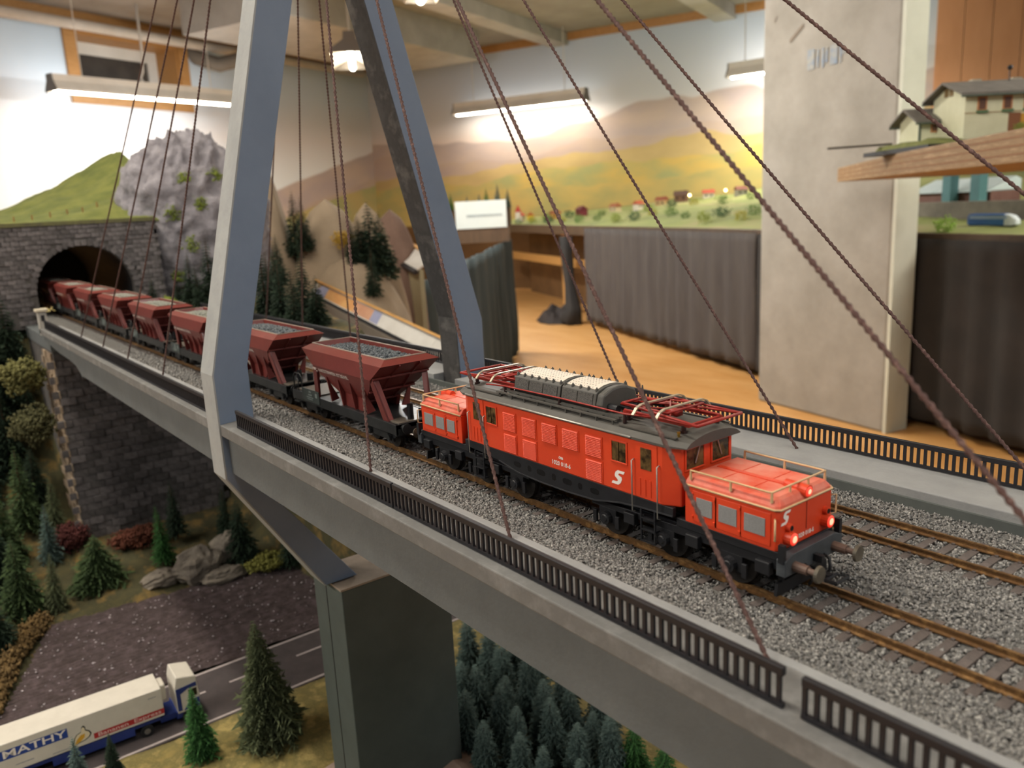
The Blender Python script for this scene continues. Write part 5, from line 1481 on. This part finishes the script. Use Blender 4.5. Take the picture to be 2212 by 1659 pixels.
# miniature houses and trees of the far layout
def cottage(label, p, w, d, h, wall_c, roof_c, rz, spire=False, group='tiny houses on the far landscape'):
    t = thing('model_cottage', label, 'house', p, rz, group)
    MB().box(-w / 2, w / 2, -d / 2, d / 2, -20, h).build('wall', mat('wall_' + wall_c, wall_c, rough=.8), t)
    MB().prism([(-d / 2 - 8, h - 4), (d / 2 + 8, h - 4), (0, h + d * .42)], 'x', -w / 2 - 8, w / 2 + 8).build('roof', mat('roof_' + roof_c, roof_c, rough=.8), t)
    for x in (-w / 4, w / 4):
        MB().box(x - 7, x + 7, -d / 2 - 1, -d / 2, h * .35, h * .7).build('window', m_blackg, t)
    MB().box(w / 4, w / 4 + 9, -5, 5, h, h + d * .5).build('chimney', mat('roof_' + roof_c, roof_c), t)
    if spire:
        MB().box(w / 2, w / 2 + 40, -20, 20, -20, h * 1.5).build('tower', MATS['wall_' + wall_c], t)
        MB().loft([[(w / 2 - 4, -24, h * 1.5), (w / 2 + 44, -24, h * 1.5), (w / 2 + 44, 24, h * 1.5), (w / 2 - 4, 24, h * 1.5)], [(w / 2 + 19, -1, h * 2.6), (w / 2 + 21, -1, h * 2.6), (w / 2 + 21, 1, h * 2.6), (w / 2 + 19, 1, h * 2.6)]]).build('spire', MATS['roof_' + roof_c], t)
cottage('tiny white church with a red spire left on the far landscape', (-5898, 4672, -39), 80, 60, 60, 'e6dccb', 'c0453a', -1.00, True)
cottage('tiny yellow house beside the red-spired church', (-5814, 4728, -32), 70, 60, 50, 'e0b83c', 'b5622e', -0.70)
cottage('tiny maroon house in the middle of the far landscape', (-5179, 4792, -5), 120, 70, 55, '7a2f33', '6b2a2c', -0.40)
cottage('tiny cream house above the drooping cable', (-4849, 4881, 13), 90, 60, 50, 'd8c39a', 'a5623c', -0.10)
cottage('tiny tan house before the yellow painted hill', (-4594, 5185, 48), 90, 60, 50, 'cba877', '8a4a32', 0.20)
cottage('tiny brown barn below the painted hills', (-4635, 5485, 73), 110, 80, 60, '7c5a44', '5a4236', 0.50)
cottage('tiny red-roofed house near the two lit lamps', (-4405, 5570, 88), 90, 60, 50, 'd9cdbb', 'b0503a', 0.80)
cottage('tiny grey house beside the pillar on the far landscape', (-4029, 5519, 96), 90, 60, 55, 'a9a59c', '7a4a3c', 1.10)
cottage('tiny ochre house between the bushes on the far landscape', (-5457, 4724, -20), 80, 60, 45, 'c99a4a', '9a5a34', 1.40)
cottage('tiny pale house in the centre of the far landscape', (-4710, 5022, 30), 80, 60, 45, 'e2d6c2', 'b9583c', 1.70)
BL = ['%s bush %s along the table edge, %s from the left' % (('dark green', 'olive', 'deep green', 'golden olive', 'fresh green')[k % 5], 'of the far landscape', nth(k)) for k in range(12)]
BL += ['%s bush near the pillar on the far landscape, %s from the left' % (('dark green', 'olive', 'deep green', 'golden olive', 'fresh green')[k % 5], nth(k - 12)) for k in range(12, 15)]
BL += ['%s bush in the upper row of the far landscape, %s placed' % (('dark green', 'olive', 'deep green', 'golden olive', 'fresh green')[k % 5], nth(k - 15)) for k in range(15, 23)]
for k, p in enumerate([(-5623, 4426, -52), (-5385, 4393, -47), (-5013, 4262, -47), (-4817, 4243, -42), (-4516, 4144, -41), (-4379, 4211, -31), (-3977, 4008, -36), (-3783, 3994, -31), (-3841, 4245, -10), (-3542, 4101, -13), (-3187, 3825, -26), (-2836, 3570, -37), (-2848, 3754, -21), (-2584, 3575, -28), (-2631, 3765, -13), (-4723, 4594, -8), (-4307, 4702, 14), (-4187, 4839, 31), (-4019, 4918, 43), (-3691, 4841, 47), (-3622, 5085, 71), (-5415, 4578, -32), (-5144, 4611, -20)]):
    bush(BL[k], p, 38 + 16 * ((k * 7) % 5) / 4, mat('far_leaf_%d' % (k % 5), ('5d7a3a', '8f9a3c', '46623e', 'a8a03c', '6b8a46')[k % 5], rough=.9), 220, 'model_bush', 'bushes on the far landscape')
def street_lamp(label, p, h=60):
    t = thing('street_lamp', label, 'lamp', p, 0, 'tiny lit street lamps')
    MB().cyl((0, 0, -5), (0, 0, h), 2, n=6).build('pole', m_black, t)
    MB().ball((0, 0, h + 9), 10, 10, 8).build('globe', mat('lamp_globe', 'fff0c0', emit='ffd890', estr=14), t, smooth=True)
street_lamp('lit globe lamp on the far landscape, left of the pair', (-4235, 5120, 54))
street_lamp('lit globe lamp on the far landscape, right of the pair beside the pillar', (-4042, 5334, 79))
street_lamp('lit globe lamp left of the brown factory', tb(2602, 650, 0))
street_lamp('lit globe lamp in front of the factory columns', tb(2849, 600, 0))
# right of the pillar: factory, retaining wall, blue train
ft = thing('model_factory', 'brown model factory with slanted white roof lights right of the pillar', 'building', tb(2790, 720, 0), TRZ)
MB().box(-190, 230, -70, 90, -20, 78).build('wall', mat('factory_brown', '6b4a42', '7c5a50', 20, .8), ft)
for k in range(3):
    MB().prism([(-95, 74), (90, 74), (90, 120), (60, 132)], 'x', -190 + k * 142, -54 + k * 142).build('roof_light', mat('roof_white', 'd6e2e2', 'c2d2d2', 12, .4), ft)
for x in (60, 205):
    MB().box(x - 22, x + 22, -130, -86, -60, 240).build('column', mat('teal_post', '4f7a7c', '5b8788', 10, .6), ft)
rw = tag(MB().box(-520, 700, -22, 22, -40, 62).build('stone_revetment', mat('grey_masonry', '7d766c', '958d80', 16, .9, bump=.6, bscale=60), None), 'long grey masonry wall behind the blue train', 'wall')
rw.location = tuple(c * S for c in tb(3080, 420, -20)); rw.rotation_euler = (0, 0, TRZ)
bt = thing('blue_railcar', 'blue and white streamlined railcar on the far table', 'railcar', tb(3440, 205, -38), TRZ)
MB().loft([[(-95, -13, 6), (-95, 13, 6), (-95, 11, 34), (-95, -11, 34)], [(-84, -16, 2), (-84, 16, 2), (-84, 15, 42), (-84, -15, 42)], [(60, -16, 2), (60, 16, 2), (60, 15, 42), (60, -15, 42)]]).build('body', mat('rail_blue', '2f5fae', '4b86c8', 8, .4), bt, bevel=3)
MB().loft([[(60, -16, 2), (60, 16, 2), (60, 15, 42), (60, -15, 42)], [(84, -16, 2), (84, 16, 2), (84, 14, 36), (84, -14, 36)], [(104, -12, 6), (104, 12, 6), (104, 9, 22), (104, -9, 22)]]).build('nose', mat('rail_white', 'dfe8ea', rough=.4), bt, bevel=2)
MB().box(-80, 70, -16.6, -15.4, 24, 36).build('window_band', mat('pale_band', 'a9bfe0', rough=.3), bt)
MB().box(-80, 90, -12, 12, -6, 2).build('underframe', m_black, bt)
for k, (s, t, c1) in enumerate(((2560, 780, 'b7b94a'), (2690, 950, 'c9c24a'), (3000, 930, '6f9a3a'), (3100, 960, 'd0b040'), (3380, 60, '9fc455'), (3600, 330, '7fa048'))):
    p = tb(s, t, -58 + .095 * t)
    bush(('yellow-green model bush left of the factory', 'yellow model bush behind the factory', 'green model bush behind the factory columns', 'golden model bush at the right edge', 'pale green bush at the table edge under the railcar', 'dull green bush right of the railcar')[k], p, 42, mat('far_leaf_' + c1, c1, None, rough=.9), 260, 'model_bush')
pc = tag(MB().prism([(-60, -6), (60, -6), (40, 60), (-30, 50)], 'x', -3, 3).build('white_panel', mat('rail_white2', 'd8e0e0', rough=.5), None), 'white slanted panel beside the pale lit side of the pillar', 'panel')
pc.location = tuple(c * S for c in tb(2540, 520, -10)); pc.rotation_euler = (0, 0, TRZ - .6)

# white sign board standing on the slate-curtained table
sg = thing('sign_board', 'white rectangular sign with one grey line of print', 'sign', (-3334, 2365, 6), math.atan2(206, 161))
MB().box(-135, 135, -6, 6, 0, 142).build('board', mat('sign_white', 'cfdada', 'c6d2d2', 6, .6), sg)
MB().box(-78, 112, -7, -6, 58, 72).build('printed_line', mat('sign_grey', '93a0a4', 'a9b4b6', 60, .7), sg)
tag(MB().add([(-3480, 2180, -70), (-3245, 2480, -70), (-3355, 2570, -70), (-3590, 2270, -70), (-3480, 2180, 4), (-3245, 2480, 4), (-3355, 2570, 4), (-3590, 2270, 4)],
     [(3, 2, 1, 0), (4, 5, 6, 7), (0, 1, 5, 4), (1, 2, 6, 5), (2, 3, 7, 6), (3, 0, 4, 7)]).build('table_end', m_dkwood, None, org=(-3380, 2400, -70)), 'dark brown table end under the white sign', 'table')
for k, (x, y, h) in enumerate(((-3560, 2330, 110), (-3500, 2395, 90), (-3450, 2440, 100), (-3425, 2475, 130), (-3390, 2520, 150), (-3350, 2560, 120))):
    tree('slim', (m_fg, m_fb, m_fb)[k % 3], (x, y, 4 + 100), h * .9, 'small fir behind the white sign, %s from the left' % nth(k), 'firs behind the white sign')
tag(MB().add([(-3600, 2290, 5), (-3360, 2560, 5), (-3480, 2680, 5), (-3740, 2410, 5), (-3600, 2290, 108), (-3360, 2560, 108), (-3480, 2680, 108), (-3740, 2410, 108)],
     [(3, 2, 1, 0), (4, 5, 6, 7), (0, 1, 5, 4), (1, 2, 6, 5), (2, 3, 7, 6), (3, 0, 4, 7)]).build('scenery_plinth', mat('earth_brown', '4a3a2c', '5c4a38', 20, .9), None, org=(-3500, 2500, 0)), 'brown scenery block carrying the firs behind the white sign', 'plinth')

# ---------------------------------------------------------------- unfinished slopes, display ledges at the layout edge
m_plast = mat('bare_plaster', '877661', '96846d', 14, .9, bump=.4, bscale=120)
def mound(label, c, r, h, seed, m, z0=-260, prof=2.6):
    n, k = 44, 18; V = []; 
    for j in range(k + 1):
        f = j / k
        for i in range(n):
            a = 2 * math.pi * i / n
            R = (1 - f ** prof) ** .62 * (1 + .28 * noise.noise((math.cos(a) * 1.3 + seed, math.sin(a) * 1.3, f * 1.5)))
            V.append((c[0] + r[0] * R * math.cos(a), c[1] + r[1] * R * math.sin(a), z0 + (h - z0) * f))
    F = [(j * n + i, j * n + (i + 1) % n, (j + 1) * n + (i + 1) % n, (j + 1) * n + i) for j in range(k) for i in range(n)]
    return tag(MB().add(V, F).build('plaster_slope', m, None, smooth=True, org=(c[0], c[1], z0)), label, 'slope', 'bare slopes behind the bridge')
mound('tall bare plaster slope just right of the near pylon leg', (-1300, 398), (110, 58), 226, 1, m_plast, prof=1.4)
mound('bare sand-coloured slope between the two fir strips', (-1235, 488), (105, 92), 146, 4, m_plast)
mound('bare slope right of the dense dark firs', (-1235, 572), (95, 58), 136, 8, m_plast)
mound('brown earthy slope behind the white ledge', (-1440, 742), (100, 74), 122, 11, mat('brown_plaster', '6c5549', '7a6153', 14, .9))
mound('low bare slope above the slanted display board', (-1140, 480), (120, 110), 42, 15, m_plast)
GS = 'firs on the bare slopes'
for k, (x, y, z, h) in enumerate([(-1232, 420, 40, 126), (-1200, 424, 50, 102), (-1135, 500, 10, 100), (-1125, 520, 0, 136), (-1130, 542, 5, 112), (-1120, 480, 25, 84), (-1060, 480, -30, 90)]):
    tree('wide' if 2 <= k <= 4 else 'slim', m_fd, (x, y, z), h, ('dark fir on the bare slope, left of a close pair', 'dark fir on the bare slope, right of a close pair', 'dense dark fir, left of the clump of three', 'dense dark fir, middle of the clump of three', 'dense dark fir, right of the clump of three', 'narrow fir below the yellow shrub', 'lowest fir on the bare slopes above the display board')[k], GS)
bush('yellow autumn shrub on the bare slope', (-1140, 470, 60), 20, mat('yellow_leaf', 'a8852c', 'bf9a3a', 300, .9), 300)
# slanted display board with printed photographs, along the layout edge
def ledge(name, label, a, b, w, tilt, panels, base_m, fascia=None):
    a = Vector(a); b = Vector(b); d = (b - a); L = d.length
    t = thing(name, label, 'display', a); 
    dn = d.normalized(); n = Vector((dn.y, -dn.x, 0)).normalized()
    if n.dot(Vector((221, -202, 0)) - a) < 0: n = -n
    dnw = (n * math.cos(tilt) - Vector((0, 0, 1)) * math.sin(tilt)) * w      # towards the viewer and down
    up = dn.cross(dnw).normalized()
    if up.z < 0: up = -up
    def q(s, f, o): p = dn * (s * L) + dnw * f + up * o; return (p.x, p.y, p.z)
    def slab(s0, s1, f0, f1, o0, o1, nm, m):
        V = [q(s0, f0, o0), q(s1, f0, o0), q(s1, f1, o0), q(s0, f1, o0), q(s0, f0, o1), q(s1, f0, o1), q(s1, f1, o1), q(s0, f1, o1)]
        o = MB().add(V, [(0, 1, 2, 3), (7, 6, 5, 4), (0, 4, 5, 1), (1, 5, 6, 2), (2, 6, 7, 3), (3, 7, 4, 0)]).build(nm, m, t)
        return fix(o)
    slab(0, 1, 0, 1, -4, 0, 'board', base_m)
    slab(0, 1, 1.0, 1.22, -9, 0, 'edge', m_black)
    slab(0, 1, -.16, 0, -4, 6, 'back_rail', m_pine)
    for s0, s1, m in panels:
        slab(s0, s1, .08, .92, 0, .6, 'print', m)
    if fascia:
        p0 = a + dnw * .6; p1 = b + dnw * .6
        V = [(p0.x - a.x, p0.y - a.y, p0.z - a.z - 12), (p1.x - a.x, p1.y - a.y, p1.z - a.z - 12), (p1.x - a.x, p1.y - a.y, -700), (p0.x - a.x, p0.y - a.y, -700)]
        MB().add(V, [(0, 1, 2, 3)]).build('fascia', fascia, t).modifiers.new('solid', 'SOLIDIFY').thickness = .01
    return t
m_dw = mat('display_white', 'd6d3cc', 'c8c4bc', 20, .35)
m_dl = mat('print_lavender', '9ea2bd', '8f93b0', 30, .35)
m_dor = mat('print_orange', 'd3a468', 'c9905a', 30, .35)
m_dpk = mat('print_peach', 'c99a7c', 'b8876a', 30, .35)
m_fas = mat('fascia_grey', '6c6358', '776d61', 10, .8)
ledge('display_board', 'slanted white display board with orange and lavender prints behind the wagons', (-1193, 433, -2), (-640, 352, -48), 22, .95, [(.0, .06, m_dw), (.06, .16, m_dl), (.16, .42, m_dor), (.42, .56, m_dpk), (.56, .62, m_dl), (.62, .96, m_dw)], m_dw, m_fas)
ledge('display_board', 'pale white display ledge behind the far pylon leg', (-1600, 805, 68), (-1290, 755, 14), 46, .5, [(.05, .95, m_dw)], m_dw, mat('cream_fascia', '8d8468', '9a9174', 10, .8))

# ---------------------------------------------------------------- plywood shelf with two farmhouses
m_ply = mat('plywood', 'a08058', 'b3946c', 14, .6, stretch=(1, 1, 12), c3='927249')
sh = thing('plywood_shelf', 'thick plywood shelf board jutting in from the right', 'shelf', (-645, 1471, 137))
A_ = (-645, 1471); R_ = (-223, 975); L_ = (-1252, 2281)
def ext(p, q, k): return (q[0] + (q[0] - p[0]) * k, q[1] + (q[1] - p[1]) * k)
R2_ = ext(A_, R_, .35); bkv = (.762 * 420, .648 * 420)
MB().prism([A_, R2_, (R2_[0] + bkv[0], R2_[1] + bkv[1]), (L_[0] + bkv[0], L_[1] + bkv[1]), L_], 'z', 137, 180).build('board', m_ply, sh, org=(-645, 1471, 137), bevel=1.5)
for k in range(3):     # visible plies along the edge
    g = MB()
    for p, q in ((A_, R2_), (L_, A_)):
        d = Vector((q[0] - p[0], q[1] - p[1], 0)).normalized(); n = Vector((d.y, -d.x, 0)) * .5
        z = 147 + k * 11
        g.add([(p[0] + n.x, p[1] + n.y, z), (q[0] + n.x, q[1] + n.y, z), (q[0] + n.x, q[1] + n.y, z + 3), (p[0] + n.x, p[1] + n.y, z + 3)], [(0, 1, 2, 3)])
    g.build('ply_layer', mat('ply_dark', '96693c', '84592f', 40, .6), sh, org=(-645, 1471, 137))
# scenic base under the houses
HX = math.atan2(.795, .607)
sb = thing('scenic_base', 'dark-edged grassy base plate under the two model farmhouses', 'base', (-540, 1465, 180), HX)
def lumpy(x0, x1, y0, y1, z0, top):
    n = 24; V = []; F = []
    for i in range(n + 1):
        for j in range(9):
            x = x0 + (x1 - x0) * i / n; y = y0 + (y1 - y0) * j / 8
            z = top(x, y) if 0 < i < n and 0 < j < 8 else z0
            V.append((x, y, z))
    F = [(i * 9 + j, (i + 1) * 9 + j, (i + 1) * 9 + j + 1, i * 9 + j + 1) for i in range(n) for j in range(8)]
    return MB().add(V, F)
lumpy(-60, 300, -45, 230, 0, lambda x, y: 20 + 6 * noise.noise((x / 60, y / 60, 1))).build('turf', mat('shelf_turf', '6f7440', '868a4e', 60, .95), sb, smooth=True)
MB().box(-62, 302, -47, 232, .1, 9).build('edge', m_black, sb)
MB().beam((-150, 210, 22), (-20, 190, 24), 10, 4).build('twig', mat('dark_twig', '3b352c', rough=.9), sb)
m_hw = mat('house_cream', 'e4e2c2', 'dad8b6', 30, .8)
m_hr = mat('house_roof', '6f6a63', '7f7a72', 40, .8)
m_ho = mat('house_orange', 'c98a5a', rough=.7)
def farmhouse(name, label, loc, L, D, H, rise, wins, two):
    t = thing(name, label, 'house', loc, HX, 'farmhouses on the plywood shelf')
    MB().prism([(0, -8), (D, -8), (D, H), (D / 2, H + rise), (0, H)], 'x', 0, L).build('wall', m_hw, t)
    ov = 16
    for s in (0, 1):
        a = (-ov, H - ov * rise / (D / 2)) if s == 0 else (D + ov, H - ov * rise / (D / 2)); b = (D / 2, H + rise)
        V = [(x, p[0], p[1] + o) for o in (1, 5) for x, p in ((-ov, a), (L + ov, a), (L + ov, b), (-ov, b))]
        fix(MB().add(V, [(0, 1, 2, 3), (7, 6, 5, 4), (0, 4, 5, 1), (1, 5, 6, 2), (2, 6, 7, 3), (3, 7, 4, 0)]).build('roof', m_hr, t))
        MB().cyl((-ov, a[0], a[1] - 1), (L + ov, a[0], a[1] - 1), 2, n=6).build('gutter', mat('gutter_green', '4e5c50', rough=.6), t)
    for x, z, w, h in wins:
        f = MB().box(x - w / 2, x + w / 2, -1.2, 0, z, z + h).build('window', m_ho, t)
        MB().box(x - w / 2 + 3, x + w / 2 - 3, -1.8, -1, z + 3, z + h - 3).build('pane', mat('pane_brown', '6b4a3a', rough=.3), f)
        if two and z > 40:
            MB().box(x - w / 2 - 1, x + w / 2 + 1, -5, 0, z - 4, z + 1).build('window_box', mat('planter_green', '5d7a5a', rough=.8), f)
    return t
h1 = farmhouse('model_farmhouse', 'large cream two-storey farmhouse with orange windows on the shelf', (-515, 1470, 204), 250, 116, 76, 22, [(32, 42, 18, 26), (80, 42, 18, 26), (120, 42, 18, 26), (172, 42, 18, 26)], True)
MB().box(0, 250, -1, 0, 38, 40).build('string_course', mat('course_tan', 'b09a70', rough=.8), h1)
MB().box(84, 104, -2, 0, -4, 36).box(104, 106, -2, 0, -4, 36).build('door', mat('door_wood', '8a5a3c', rough=.7), h1)
MB().box(107, 128, -2, 0, -4, 34).build('gate', mat('gate_yellow', 'd19a3a', rough=.6), h1)
MB().box(-1.5, 0, 44, 56, 76, 92).box(-1.5, 0, 62, 74, 76, 92).build('gable_window', mat('gable_brown', '8a7048', rough=.8), h1)
for x in (50, 130):
    MB().box(x, x + 18, 70, 84, 88, 108).build('chimney', mat('chimney_pale', 'b7ad98', rough=.8), h1)
MB().cyl((110, 50, 88), (110, 50, 122), 1.2, n=5).ball((110, 50, 124), 5, 8, 6).build('roof_finial', m_black, h1)
h2_ = farmhouse('model_annex', 'small cream annex with a low grey roof left of the farmhouse', (-614, 1502, 203), 84, 84, 40, 20, [(30, 14, 16, 18), (66, 16, 14, 14)], False)
MB().cyl((0, 0, -8), (0, 0, 40), 2.4, n=6).build('downpipe', MATS['gutter_green'], h2_)
bush('round green shrub beside the yellow farmhouse gate', (-420, 1480, 198), 14, mat('shrub_green', '7a8a3c', '8f9a48', 200, .9), 200)

# ---------------------------------------------------------------- pipes on the left wall
pp = MB().tube([(-7411, 2207, 1620), (-7309, 2296, 1500), (-7178, 2443, 1430), (-7060, 2607, 1470), (-7060, 2760, 1560)], 62, 12)
tag(pp.build('ventilation_hose', mat('hose_grey', '6f675c', '7d7468', 8, .7), None, smooth=True, org=(-7178, 2443, 1430)), 'fat grey ventilation hose under the ceiling by the window', 'pipe')
